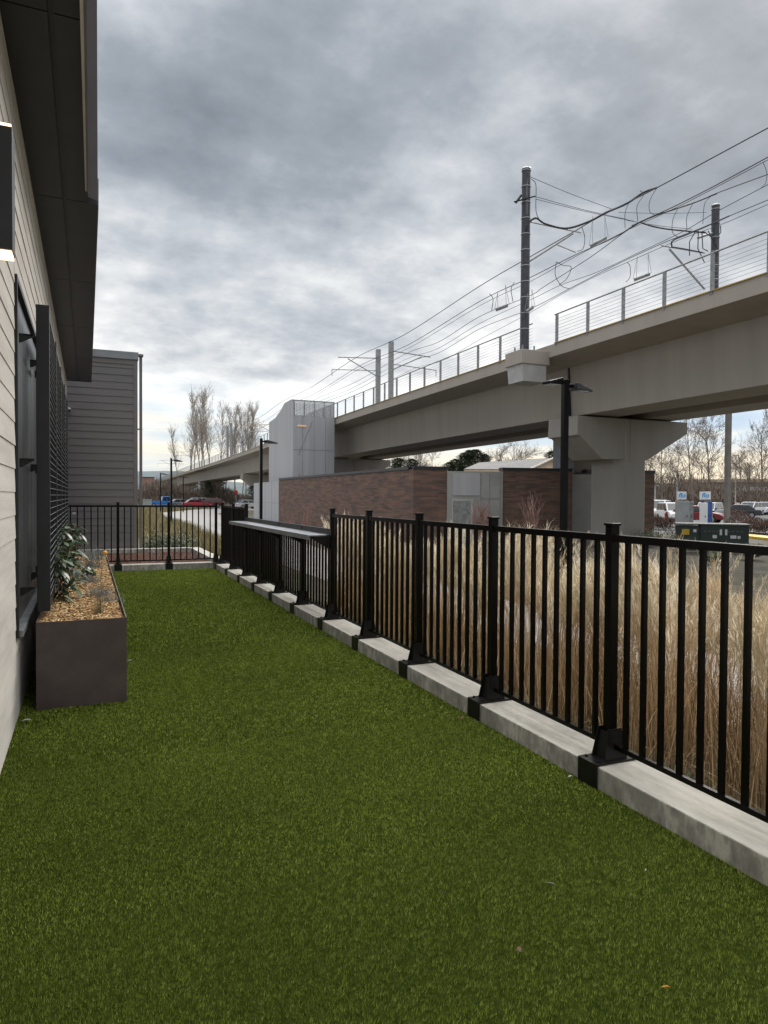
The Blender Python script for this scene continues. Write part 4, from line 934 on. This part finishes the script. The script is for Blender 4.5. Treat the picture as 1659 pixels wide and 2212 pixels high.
# trees
def bare_tree(name, h, seed, m_b, m_t, upright=.55, label='', cat='tree', twr=1.0, r0=None, nb=(13, 6, 5, 3), l1=.42, f0=.22):
    rg = np.random.default_rng(seed); t = local(name, label, cat); tr = MB(); tw = MB()
    def branch(p, d, l, r, lev):
        k = 4 if lev < 2 else 3; pts = [p.copy()]; rs = [r]
        for i in range(k):
            d = d+rg.normal(0, .13 if lev else .045, 3)+np.array([0, 0, .10*upright*(lev > 0)]); d /= np.linalg.norm(d); p = p+d*l/k; pts.append(p.copy()); rs.append(r*(1-.72*(i+1)/k))
        (tr if lev < 1 else tw).tube(pts, rs, 6 if lev == 0 else (4 if lev < 2 else 3), caps=False)
        if lev >= 4 or r < .004: return
        nc = nb[lev]
        for j in range(nc):
            f = rg.uniform(f0 if lev == 0 else .2, 1.0); i = min(int(f*k), k-1); q0 = pts[i]+(pts[i+1]-pts[i])*(f*k-i)
            a = rg.uniform(0, 2*pi); tl = rg.uniform(.35, .85)*(1.25-upright*.7); e1 = np.cross(d, [1, .3, 0]); e1 /= np.linalg.norm(e1); e2 = np.cross(d, e1)
            nd = d*cos(tl)+(e1*cos(a)+e2*sin(a))*sin(tl); ll = l*(l1 if lev == 0 else .55)*rg.uniform(.7, 1.15)*(1.15-.55*f if lev == 0 else 1)
            branch(q0, nd, ll, max(r*(.42 if lev == 0 else .5)*(1.1-.6*f), .012*twr), lev+1)
    branch(np.array([0, 0, 0.]), np.array([0, 0, 1.]), h*.93, r0 or h*.012, 0)
    tr.build('trunk', m_b, t, smooth=True, origin=(0, 0, 0)); tw.build('crown', m_t, t, origin=(0, 0, 0)); return t
POP = [bare_tree('bare_poplar', 22, s, M_barkp, M_twigp, .92, 'x', twr=1.2, r0=.17, nb=(24, 6, 4, 1), l1=.25, f0=.42) for s in (3, 8)]
BRO = [bare_tree('bare_tree', 12, s, M_bark, M_twig, .45, 'x', twr=1.5) for s in (21, 22, 25)]
USED = set()
def place(proto, px, ptop, D, label, group, hs, rz=None, zb=GZ):
    """put a tree at picture column px, so that its top reaches row ptop at distance D"""
    p = dep(px, ptop, D); h = p[2]-zb; s = h/hs; rz = RNG.uniform(0, 6) if rz is None else rz
    if id(proto) in USED: return dup(proto, (p[0], p[1], zb), rz, s, label, group)
    USED.add(id(proto)); proto.location = (p[0], p[1], zb); proto.rotation_euler.z = rz; proto.scale = (s,)*3; tag(proto, label, 'tree', group); return proto
ppl = [(392, 930, 'lowest bare poplar at the far left of the clump behind the viaduct'), (417, 880, 'bare poplar between the shortest and the tallest of the left clump'), (440, 862, 'bare poplar tucked right beside the tallest one'), (484, 905, 'low bare poplar in the dip between the two clumps'), (513, 884, 'bare poplar left of the crest of the right clump'), (529, 880, 'bare poplar right on the crest of the right clump'), (545, 893, 'bare poplar second from the stair tower'),
 (402, 905, 'shortest bare poplar at the left of the clump behind the viaduct'), (432, 856, 'tallest bare poplar in the left half of the clump'), (448, 868, 'bare poplar second right of the tallest one'), (463, 862, 'bare poplar in the middle of the left clump'), (476, 880, 'bare poplar at the gap between the two clumps'), (505, 888, 'bare poplar beside the pair of masts'), (522, 878, 'tall bare poplar at the crest of the right clump'), (536, 884, 'bare poplar right of the crest of the right clump'), (552, 900, 'bare poplar nearest the stair tower')]
for i, (x, y, lb) in enumerate(ppl): place(POP[i % 2], x, y+5, RNG.uniform(170, 200), lb, 'bare poplars behind the viaduct', 21.5)
rt = [(1405, 980, 'bare tree just right of the viaduct pier'), (1435, 955, 'bare tree between the pier and the charging signs'), (1468, 975, 'forked bare tree behind the left charging sign'), (1500, 922, 'tall slender bare tree behind the charging cabinets'), (1600, 975, 'bare tree right of the gray column'), (1622, 990, 'slim bare tree over the far parked cars'), (1648, 930, 'bare tree at the right edge of the view'), (1520, 1000, 'low bare tree between the signs and the gray column'), (1420, 1010, 'small bare tree behind the white pickup'), (1580, 1005, 'small bare tree right behind the gray column'), (1640, 1000, 'small bare tree behind the parked white cars')]
for i, (x, y, lb) in enumerate(rt): place(BRO[i % 3], x, y, RNG.uniform(85, 120), lb, 'bare trees around the parking lot', 11.8)
place(BRO[0], 1542, 930, 52, 'largest bare tree, thickly branched, beside the gray column', 'bare trees around the parking lot', 11.8, 1.0)
ct = [(905, 975, 'bare tree behind the brick building left of the conifers'), (935, 985, 'bare tree just left of the dark conifers'), (872, 985, 'bare tree under the viaduct soffit at the left'), (1080, 965, 'bare tree behind the long gray roof'), (1108, 950, 'thin bare tree above the roof ridge'), (1215, 960, 'bare tree right of the beige gable'), (845, 990, 'leftmost bare tree seen under the viaduct')]
for i, (x, y, lb) in enumerate(ct): place(BRO[(i+1) % 3], x, y, RNG.uniform(105, 130), lb, 'bare trees behind the brick building', 11.8)
def conifer(h, seed, n, rr=.26):
    rg = np.random.default_rng(seed); t = local('conifer', 'x', 'tree'); MB().tube([(0, 0, 0), (0, 0, h)], [h*.02, .02], 6).build('trunk', M_bark, t, origin=(0, 0, 0))
    u = rg.random(n)**.8; z = h*(.08+.92*u); rad = h*rr*(1-u)**.45*(.25+.75*rg.random(n)**.5)*(1+.22*np.sin(z*2.3)+.18*np.sin(z*5.1+1)); a = rg.uniform(0, 2*pi, n); P = np.stack([rad*np.cos(a), rad*np.sin(a), z], 1)
    v, f, tt, _ = ribbons(P, a, rg.uniform(.9, 1.7, n), rg.uniform(.25, .6, n)*h*.08, rg.uniform(.4, 1, n)*h*.03, rg.uniform(0, .5, n), 2, tint=rg.random(n)); npmesh('crown', v, f, M_conif, t, tt); return t
CON = [conifer(12, 4, 7000, .42), conifer(12, 9, 7000, .36)]
cf = [(972, 992, 'dark conifer at the far left edge of the clump above the brick roof'), (1015, 966, 'dark conifer just left of the tallest one in the clump'), (985, 985, 'dark conifer at the left of the clump above the brick roof'), (1003, 972, 'dark conifer in the middle of the clump above the brick roof'), (1028, 965, 'tallest dark conifer, in the clump behind the gray roof'), (1048, 975, 'dark conifer at the right of the clump behind the gray roof')]
for i, (x, y, lb) in enumerate(cf): place(CON[i % 2], x, y+7, 115+3*i, lb, 'dark conifers behind the brick building', 12)
for x, y, D, lb in ((1195, 975, 105, 'conifer right of the beige gable behind the lamp post'), (860, 990, 100, 'thin conifer under the viaduct left of centre'), (890, 992, 104, 'small conifer between bare trees under the viaduct'), (450, 1040, 140, 'green conifer under the low viaduct spans'), (545, 1045, 120, 'green conifer left of the brick building end panel')):
    place(CON[0], x, y, D, lb, 'scattered conifers', 12)

# brown understorey behind the parking lot, and the hill
def thicket(name, cx, cy, lx, ly, h, n, m, label, ang=0):
    x = U(-1, 1, n)*lx; y = U(-1, 1, n)*ly; hh = h*(.55+.45*np.sin(x*.35+1)*np.sin(x*.13)+.2*R(n)); z = GZ+R(n)**.8*hh
    c_, s_ = cos(ang), sin(ang); P = np.stack([cx+x*c_-y*s_, cy+x*s_+y*c_, z], 1)
    v, f, tt, _ = ribbons(P, U(0, 2*pi, n), U(0, .7, n), U(.5, 1.6, n), U(.05, .16, n), U(0, .5, n), 2)
    tag(npmesh(name, v, f, m, tint=tt), label, 'thicket', kind='stuff')
M_thick = mat('winter_thicket', (.85, .85, .85), (1.1, 1.1, 1.1), 1, .3, tint=[(.09, .068, .052), (.17, .13, .10), (.25, .20, .165)])
c = dep(1530, 1050, 150); thicket('winter_thicket', c[0], c[1], 42, 6, 6.5, 26000, M_thick, 'brown leafless thicket behind the parking lot', -radians(48)+pi/2-.78)
c = dep(1000, 1050, 150); thicket('winter_thicket', c[0], c[1], 45, 6, 8, 16000, M_thick, 'brown leafless thicket behind the brick building', -radians(26))
c = dep(430, 1060, 150); thicket('winter_thicket', c[0], c[1], 30, 5, 4.6, 26000, M_thick, 'brown leafless thicket beyond the street under the viaduct', -radians(9))
hv_ = []; hf = []; nh = 60
for i in range(nh+1):
    a = radians(-20+95*i/nh); D = 2600; hh = 60+46*math.exp(-((a-radians(5.5))/.10)**2)+10*sin(a*23)+6*sin(a*61)
    hv_ += [(sin(a)*D, cos(a)*D, -5), (sin(a)*(D+250), cos(a)*(D+250), hh*.75), (sin(a)*(D+600), cos(a)*(D+600), hh), (sin(a)*(D+900), cos(a)*(D+900), -5)]
for i in range(nh): hf += [(4*i+k, 4*i+4+k, 4*i+5+k, 4*i+1+k) for k in range(3)]
m = MB(); m.add(hv_, hf); struct(m.build('hills', M_hill, smooth=True))

# hedges
def hedge(p, q, w, h, n, label):
    p = np.array(p); q = np.array(q); t = R(n); d = (q-p)/np.linalg.norm(q-p); s = np.array([-d[1], d[0]]); o = U(-1, 1, n)*w/2
    ln = np.linalg.norm(q-p); lump = .8+.2*np.sin(t*ln*3.1)*np.sin(t*ln*1.3+1)
    z = GZ+R(n)**.6*h*lump*np.sqrt(np.clip(1-(o/(w/2))**2*.6, .1, 1)); P = np.stack([p[0]+(q-p)[0]*t+s[0]*o, p[1]+(q-p)[1]*t+s[1]*o, z], 1)
    v, f, tt, _ = ribbons(P, U(0, 2*pi, n), U(0, 1.5, n), U(.06, .2, n), U(.015, .04, n), U(0, .6, n), 2)
    tag(npmesh('hedge', v, f, M_hedge, tint=tt, origin=((p[0]+q[0])/2, (p[1]+q[1])/2, GZ)), label, 'hedge')
g1 = lambda px, py, D: tuple(dep(px, py, D)[:2])
hedge(g1(1400, 1120, 46), g1(1456, 1120, 44), 1.2, 1.0, 5000, 'clipped brown hedge left of the charging cabinets')
hedge(g1(1588, 1125, 42), g1(1700, 1130, 38), 1.6, 1.15, 9000, 'long clipped brown hedge right of the gray column')
hedge(g1(1575, 1090, 70), g1(1600, 1092, 66), 1.5, 1.2, 2500, 'small reddish hedge behind the gray column')

# ================================================================== right side street things
def rot_thing(name, c, rz, label, cat, group=None):
    t = thing(name, c, label, cat, group); t.rotation_euler.z = rz; t['_loc'] = (0, 0, 0); return t
yawf = -radians(42)
c = dep(1523, 1150, 26.5); t = rot_thing('transformer_box', (c[0]+.2, c[1]-.1, GZ), yawf, 'wide dark green utility transformer box with white and yellow labels', 'transformer')
hz = float(dep(1523, 1131, 26.2)[2])-GZ
MB().box(-.42, 1.22, -.5, .6, .05, hz-.06).build('cabinet', M_green, t, bevel=.01)
MB().box(-1.22, -.43, -.42, .6, .05, hz-.10).build('side_cabinet', M_green, t, bevel=.01)
MB().box(-1.27, 1.27, -.56, .66, hz-.055, hz).build('lid', M_greentop, t, bevel=.01)
MB().box(-1.3, 1.3, -.6, .75, -.02, .05).build('pad', M_paving, t)
MB().box(.35, .36, -.507, -.501, .1, hz-.1).build('door_seam', M_charc, t)
MB().box(-1.06, -.80, -.428, -.421, hz-.43, hz-.22).build('warning_label', M_yellow, t)
for x0, z0, w_, h_ in ((-.66, hz-.33, .11, .11),): MB().box(x0, x0+w_, -.428, -.421, z0, z0+h_).build('sticker', M_white, t)
for x0, z0, w_, h_ in ((.24, hz-.42, .075, .22), (.42, hz-.42, .075, .22), (.0, hz-.54, .14, .12), (.60, hz-.54, .20, .12), (.84, hz-.54, .1, .1)): MB().box(x0, x0+w_, -.508, -.501, z0, z0+h_).build('sticker', M_white, t)
for i in range(9): MB().box(-.28+i*.14+(.1 if i > 4 else 0), -.22+i*.14+(.1 if i > 4 else 0), -.506, -.501, hz-.30, hz-.26).build('vent', M_greentop, t)

def txt_mesh(s, size, m, parent, loc, rot):
    cu = bpy.data.curves.new('lettering', 'FONT'); cu.body = s; cu.size = size; cu.extrude = .004; cu.shear = .25; cu.align_x = 'CENTER'; cu.align_y = 'CENTER'; cu.offset = size*.02
    o = bpy.data.objects.new('tmp', cu); COL.objects.link(o); bpy.context.view_layer.update()
    me = bpy.data.meshes.new_from_object(o.evaluated_get(bpy.context.evaluated_depsgraph_get())); bpy.data.objects.remove(o)
    me.materials.clear(); me.materials.append(m); o = bpy.data.objects.new('lettering', me); COL.objects.link(o); o.parent = parent; o.location = loc; o.rotation_euler = rot
def charge_sign(px0, px1, py0, py1, D, label):
    c = dep((px0+px1)/2, py1, D); w = (px1-px0)*D/1500*1.0; h = (py1-py0)*D/1500
    t = rot_thing('charging_station', (c[0], c[1], GZ), -radians(23.15+24), label, 'charging station', 'charging stations with blue lettering')
    z0 = c[2]-GZ
    MB().box(-w/2, w/2, -.03, .03, z0, z0+h).build('sign_board', M_white, t, bevel=.005)
    txt_mesh('flo', h*.82, M_signblue, t, (0, -.036, z0+h*.52), (radians(90), 0, 0))
    MB().box(-.05, .05, .031, .10, 0, z0+h*.8).build('post', M_galvd, t)
    MB().box(-.28, .28, .101, .4, .0, z0-.1).build('charger_body', M_blue, t, bevel=.01)
    m = MB(); m.tube([(.28, .2, 1.2), (.42, .1, .9), (.40, .1, .4), (.28, .2, .7)], .02, 6); m.build('charging_cable', M_tyre, t)
charge_sign(1463.5, 1482, 1062, 1079, 46, 'charging station with the left blue lettered sign'); charge_sign(1512, 1534, 1062, 1079, 46, 'charging station with the right blue lettered sign')
def cabinet(px0, px1, py0, D, m, label, legs=True, z0=.35):
    c = dep((px0+px1)/2, py0, D); w = (px1-px0)*D/1500; h = c[2]-GZ
    t = rot_thing('utility_cabinet', (c[0], c[1], GZ), -radians(23.15+24), label, 'utility cabinet')
    MB().box(-w/2, w/2, -.2, .2, z0, h).build('cabinet_box', m, t, bevel=.01)
    MB().box(-w/2+.04, w/2-.04, -.208, -.201, z0+.06, h-.06).build('door', m, t)
    MB().box(w/2-.14, w/2-.1, -.24, -.209, h*.5, h*.5+.12).build('handle', M_charc, t)
    lg = MB(); lg.box(-w/2+.05, -w/2+.12, -.05, .05, 0, z0); lg.box(w/2-.12, w/2-.05, -.05, .05, 0, z0); lg.build('leg', M_galvd, t)
cabinet(1460, 1488, 1082, 41, M_cab, 'large gray electrical cabinet under the left charging sign')
cabinet(1489, 1498, 1084, 42, M_galvd, 'narrow gray meter cabinet beside the large gray one')
cabinet(1512, 1528, 1086, 42, M_white, 'white electrical cabinet in front of the blue charger', z0=.5)
cabinet(1526, 1538, 1083, 43, M_blue, 'blue charger cabinet right of the white one', z0=.1)

# pavement strips, kerbs of the lot
def quadstrip(name, pts, z, h, m, label=None):
    mb = MB(); mb.prism([(x, y, z) for x, y in pts], (0, 0, h)); o = mb.build(name, m, bevel=0); return o
P_ = lambda px, py: tuple(onz(px, py, GZ)[:2])
struct(quadstrip('pavement', [P_(1380, 1123), P_(1700, 1142), P_(1700, 1158), P_(1380, 1134)], GZ, .06, M_paving))
o = quadstrip('yellow_kerb', [P_(1602, 1158), P_(1690, 1166), P_(1690, 1172), P_(1602, 1162)], GZ, .14, M_yellow); tag(o, 'yellow painted kerb at the right edge near the transformer', 'kerb')
o = quadstrip('yellow_kerb', [P_(1590, 1105), P_(1625, 1106), P_(1625, 1108), P_(1590, 1107)], GZ, .14, M_yellow); tag(o, 'small yellow painted kerb by the far parked cars', 'kerb')

# ================================================================== cars
def make_car(kind, paint):
    """profile extruded across, cabin narrower than the body; nose towards +x"""
    if kind == 'pickup': Ln, Wd, Hb, Ht = 5.5, 1.95, 1.08, 1.9; cab = [(-.35, Hb), (-.15, Ht-.05), (.9, Ht), (1.55, Hb)]
    elif kind == 'suv': Ln, Wd, Hb, Ht = 4.7, 1.85, 1.0, 1.68; cab = [(-2.2, Hb), (-2.0, Ht-.06), (-1.6, Ht), (.45, Ht), (1.15, Hb)]
    else: Ln, Wd, Hb, Ht = 4.6, 1.8, .92, 1.45; cab = [(-1.75, Hb), (-1.1, Ht-.02), (.25, Ht), (1.15, Hb)]
    t = local('parked_car', 'x', 'car'); h = Ln/2
    low = .32
    body = [(-h, .5), (-h+.05, Hb-.1), (-h+.15, Hb), (1.3, Hb), (h-.35, Hb-.12), (h-.03, Hb-.3), (h, .5), (h-.05, low), (-h+.05, low)]
    if kind == 'pickup': body = [(-h, .5), (-h+.02, Hb-.04), (-h+.06, Hb), (1.5, Hb), (h-.25, Hb-.06), (h-.03, Hb-.2), (h, .5), (h-.05, low+.1), (-h+.05, low+.1)]
    m = MB(); m.prism([(x, -Wd/2, z) for x, z in body], (0, Wd, 0)); m.build('body', paint, t, bevel=.06, origin=(0, 0, 0))
    w2 = Wd/2-.14; m = MB(); n = len(cab)
    m.add([(x, -(Wd/2-.05 if z <= Hb else w2), z) for x, z in cab]+[(x, (Wd/2-.05 if z <= Hb else w2), z) for x, z in cab], [tuple(range(n)), tuple(range(n, 2*n))[::-1]]+[(i, n+i, n+(i+1) % n, (i+1) % n) for i in range(n)])
    m.build('cabin', paint, t, bevel=.04, origin=(0, 0, 0))
    x0, x1 = cab[0][0], cab[-1][0]; xt0 = cab[1][0] if kind != 'suv' else cab[1][0]; xt1 = cab[-2][0]
    g_ = MB()
    for s in (-1, 1):
        def P(fx0, fx1, a, b):  # side window in fractions
            pts = []
            for (fx, fz) in ((fx0, a), (fx1, a), (fx1, b), (fx0, b)):
                z = Hb+.05+(Ht-Hb-.14)*fz; k = (z-Hb)/(Ht-Hb); xa = x0+(xt0-x0)*k+.1; xb = x1+(xt1-x1)*k-.12
                pts.append((xa+(xb-xa)*fx, s*((Wd/2-.05)+(w2-Wd/2+.05)*k+.012), z))
            return pts
        segs = ((0, .48), (.53, 1)) if kind != 'suv' else ((0, .3), (.34, .63), (.67, 1))
        for a, b in segs:
            q4 = P(a, b, 0, 1); g_.add(q4, [(0, 1, 2, 3)])
    k0, k1 = .1, .9
    def end(xb, xt, off):
        pts = []
        for k, yy in ((k0, 1), (k0, -1), (k1, -1), (k1, 1)):
            z = Hb+(Ht-Hb)*k; x = xb+(xt-xb)*k+off; wv = (Wd/2-.05)+(w2-Wd/2+.05)*k-.1; pts.append((x, yy*wv, z))
        g_.add(pts, [(0, 1, 2, 3)])
    end(x1, xt1, .03); end(x0, xt0, -.03)
    g_.build('windows', M_glass, t, origin=(0, 0, 0))
    for x in (-h+.95, h-.9):
        for s in (-1, 1):
            wv = MB(); wv.cyl((x, s*(Wd/2-.2) if s > 0 else -Wd/2-.01, .34), .35, .21, 18, 'y'); wo_ = wv.build('wheel', M_tyre, t, origin=(0, 0, 0))
            rm = MB(); rm.cyl((x, (Wd/2+.012) if s > 0 else -Wd/2-.022, .34), .21, .012, 12, 'y'); rm.build('rim', M_rim, wo_, origin=(0, 0, 0))
    for s in (-1, 1):
        MB().box(h-.06, h+.012, s*(Wd/2-.25)-.17, s*(Wd/2-.25)+.17, Hb-.36, Hb-.22).build('headlight', M_clear, t, origin=(0, 0, 0))
        MB().box(-h-.012, -h+.05, s*(Wd/2-.18)-.13, s*(Wd/2-.18)+.13, Hb-.36, Hb-.16).build('tail_light', M_red, t, origin=(0, 0, 0))
        MB().box(1.0, 1.16, s*(Wd/2+.08)-.08, s*(Wd/2+.08)+.08, Hb-.02, Hb+.14).build('mirror', M_charc, t, origin=(0, 0, 0))
    MB().box(h-.02, h+.015, -Wd*.28, Wd*.28, .5, Hb-.38).build('grille', M_charc, t, origin=(0, 0, 0))
    if kind == 'pickup': MB().box(-h+.1, -.42, -Wd/2+.12, Wd/2-.12, Hb+.001, Hb+.006).build('cargo_bed', M_charc, t, origin=(0, 0, 0))
    return t
PA = {k: mat('paint_'+k, c, None, .25, spec=.6) for k, c in dict(white=(.66, .67, .68), blue=(.02, .16, .48), red=(.35, .02, .035), dark=(.03, .03, .035), gray=(.14, .17, .19), silver=(.4, .42, .44), maroon=(.16, .015, .02)).items()}
def car(kind, paint, px, pbot, D, rz, label, group='cars in the parking lot'):
    t = make_car(kind, PA[paint]); p = dep(px, pbot, D); t.location = (p[0], p[1], GZ+.01); t.rotation_euler.z = rz; tag(t, label, 'car', group)
g2 = 'cars on the street beyond the walkway'
car('pickup', 'blue', 352, 1092, 124, .1, 'bright blue pickup right of the gray building', g2)
car('sedan', 'gray', 392, 1092, 122, .1, 'dark gray blue car between the blue and the red ones', g2)
car('sedan', 'red', 424, 1092, 116, .05, 'red car in front of the pale topped one', g2)
car('suv', 'silver', 437, 1090, 126, .1, 'silver car with a pale roof behind the red one', g2)
car('suv', 'maroon', 452, 1090, 121, 3.0, 'dark maroon car at the right end of the street row', g2)
car('sedan', 'white', 535, 1085, 112, .3, 'white car seen just left of the brick building', g2)
car('pickup', 'white', 1428, 1108, 66, 3.5, 'large white pickup left of the charging stations')
car('suv', 'white', 1455, 1108, 60, 4.2, 'white car nosing up to the gray electrical cabinet')
car('sedan', 'maroon', 1504, 1112, 58, 5.2, 'maroon car glimpsed between the charging stations')
car('suv', 'silver', 1530, 1105, 68, 3.6, 'silver car behind the blue charger')
car('sedan', 'dark', 1592, 1100, 74, 2.3, 'dark sedan with red tail lights right of the gray column')
car('suv', 'white', 1621, 1098, 88, 3.4, 'white car in the middle of the far row at the right')
car('sedan', 'white', 1640, 1098, 98, 3.5, 'white sedan farther back at the right edge')
car('suv', 'silver', 1657, 1096, 92, 3.4, 'silver car cut by the right edge of the view')
car('sedan', 'maroon', 1602, 1094, 105, 3.4, 'maroon sedan in the back row right of the gray column')

# ================================================================== background buildings
def pt(px, py, D): return dep(px, py, D)
t = thing('gabled_house', tuple(dep(1130, 1060, 88)[:2])+(GZ,), 'low house with long gray roof and beige gable behind the brick building', 'house')
a = pt(1002, 1013, 96); b = pt(1035, 999, 100); c = pt(1197, 989, 86); d = pt(1146, 1013, 84); e = pt(1237, 1013, 86)
back = (e-d); off = np.array([-(c-b)[1], (c-b)[0], 0]); 
MB().prism([a, b, c, d], np.array([0, 0, -.12])).build('roof', M_roof, t)
b2 = b+(e-c)*1.0; MB().prism([b+.02, b2, e, c+.02], np.array([0, 0, -.12])).build('roof', M_roof, t)
dd = d+(c-d)*.04; m = MB(); in_ = (b-c)/np.linalg.norm(b-c)*.35
m.prism([np.array(d)+in_+[0, 0, -.15], np.array(c)+in_+[0, 0, -.15], np.array(e)+in_+[0, 0, -.15], (e[0]+in_[0], e[1]+in_[1], GZ), (d[0]+in_[0], d[1]+in_[1], GZ)], in_*.5); m.build('gable_wall', M_beige, t)
m = MB(); m.prism([(a[0], a[1], a[2]-.15)+np.zeros(3), (d[0], d[1], d[2]-.15)+np.zeros(3), (d[0], d[1], GZ)+np.zeros(3), (a[0], a[1], GZ)+np.zeros(3)], in_*0+np.array([.3, .3, 0])); m.build('side_wall', M_beige, t)
m = MB(); m.bar(d+np.array([0, 0, .02]), c+np.array([0, 0, .02]), .2, .16); m.bar(c+np.array([0, 0, .02]), e+np.array([0, 0, .02]), .2, .16); m.build('bargeboard', M_trimlight, t)

t = rot_thing('store_building', tuple(dep(1625, 1060, 160)[:2])+(GZ,), -radians(50), 'long low store with dark windows behind the far cars', 'building')
MB().box(-16, 30, 0, 8, 0, 6.0).build('wall', M_store, t); MB().box(-16.3, 30.3, -.5, 8.3, 6.0, 6.7).build('parapet', M_beige, t)
for i in range(12): MB().box(-14+i*3.4, -11.6+i*3.4, -.06, -.005, .4, 3.6).build('window', M_glass, t)
MB().box(-2, 4, -.1, -.065, 4.0, 4.9).build('sign_panel', M_white, t)
t = rot_thing('store_building', tuple(dep(1470, 1060, 170)[:2])+(GZ,), -radians(46), 'long low brown store front behind the charging stations', 'building')
MB().box(-14, 22, 0, 8, 0, 5.2).build('wall', M_store, t); MB().box(-14.2, 22.2, -.5, 8.2, 5.2, 5.8).build('parapet', M_coping, t)
for i in range(8): MB().box(-12+i*4, -9+i*4, -.06, -.005, .4, 3.2).build('window', M_glass, t)
# parking lot lamp posts
for px, py, D, lb in ((1415, 1050, 80, 'short white lamp post behind the white pickup'), (1463, 1020, 95, 'thin gray parking lamp post behind the left charging sign'), (1590, 985, 110, 'thin parking lamp post right of the gray column')):
    c = dep(px, py, D); t = thing('parking_lamp', (c[0], c[1], GZ), lb, 'lamp post'); MB().tube([(c[0], c[1], GZ), (c[0], c[1], c[2])], .09, 6).build('pole', M_block, t); MB().box(c[0]-.5, c[0]+.5, c[1]-.15, c[1]+.15, c[2], c[2]+.12).build('lamp_head', M_galvd, t)
# left far things
c = dep(318, 1084, 100); t = rot_thing('utility_box', (c[0], c[1], GZ), -.1, 'pale blue gray box at the foot of the gray building corner in the distance', 'box')
MB().box(-.6, .6, -.3, .3, .05, 1.45).build('housing', M_cab, t, bevel=.02); MB().box(-.66, .66, -.36, .36, 1.45, 1.52).build('lid', M_block, t); MB().box(-.7, .7, -.4, .4, -.02, .05).build('pad', M_paving, t)
c = dep(510, 1063, 95); t = thing('traffic_sign', (c[0], c[1], GZ), 'small red sign on a gray post by the street', 'sign')
MB().tube([(c[0], c[1], GZ), (c[0], c[1], c[2]-.35)], .05, 6).build('post', M_galvd, t); m = MB(); n = 8
m.prism([(c[0]+.26*cos(2*pi*(k+.5)/n), c[1], c[2]+.26*sin(2*pi*(k+.5)/n)) for k in range(n)], (0, .02, 0)); m.build('sign_plate', M_red, t)
c = dep(322, 1040, 420); t = thing('red_building', (c[0], c[1], GZ), 'distant reddish building below the wooded hill', 'building')
M_redb = mat('red_cladding', (.24, .14, .12), None, .9); h = dep(322, 1028, 420)[2]
MB().box(c[0]-3.5, c[0]+3, c[1], c[1]+10, GZ, h-1).build('wall', M_redb, t); MB().box(c[0]-3.7, c[0]+3.2, c[1]-.3, c[1]+10, h-1, h-.6).build('roof', M_charc, t)

# ================================================================== litter on the turf
def litter(px, py, l, w, m, label, name='fallen_leaf', a=0.):
    c = onz(px, py, .021); ca, sa = cos(a), sin(a)
    pts = [(-l, 0, .0), (-l*.4, -w, .004), (l*.4, -w*.8, .006), (l, 0, .002), (l*.4, w*.8, .007), (-l*.4, w, .003)]
    m_ = MB(); m_.prism([(c[0]+x*ca-y*sa, c[1]+x*sa+y*ca, c[2]+z) for x, y, z in pts], (0, 0, .0015)); tag(m_.build(name, m), label, 'litter')
M_drya = mat('dry_leaf_brown', (.12, .065, .04), None, .8); M_dryo = mat('dry_leaf_orange', (.55, .24, .05), None, .7); M_pale = mat('pale_scrap', (.42, .42, .40), None, .7)
litter(1438, 2134, .014, .003, M_dryo, 'thin orange leaf scrap at the bottom right of the turf', a=-.5)
litter(961, 1930, .008, .006, M_charc, 'small dark crumb on the turf below centre', 'crumb')
litter(1190, 1910, .022, .0015, M_pale, 'thin pale straw on the turf right of the dark crumb', 'straw', a=-1)
litter(1000, 1551, .025, .010, M_drya, 'brown dead leaf by the kerb between two fence feet', a=.3)
litter(1232, 1678, .014, .006, M_pale, 'pale scrap by the kerb just left of the nearest fence foot', 'scrap')
litter(57, 1556, .03, .012, M_pale, 'pale scrap on the turf beside the siding wall', 'scrap')
litter(281, 1427, .02, .010, M_pale, 'pale scrap on the turf right of the planter', 'scrap')
litter(1395, 1881, .004, .004, M_pale, 'tiny whitish bead on the turf at the right', 'bead')
litter(1122, 2052, .012, .008, M_drya, 'faint reddish leaf bit on the turf near the bottom centre', a=1)
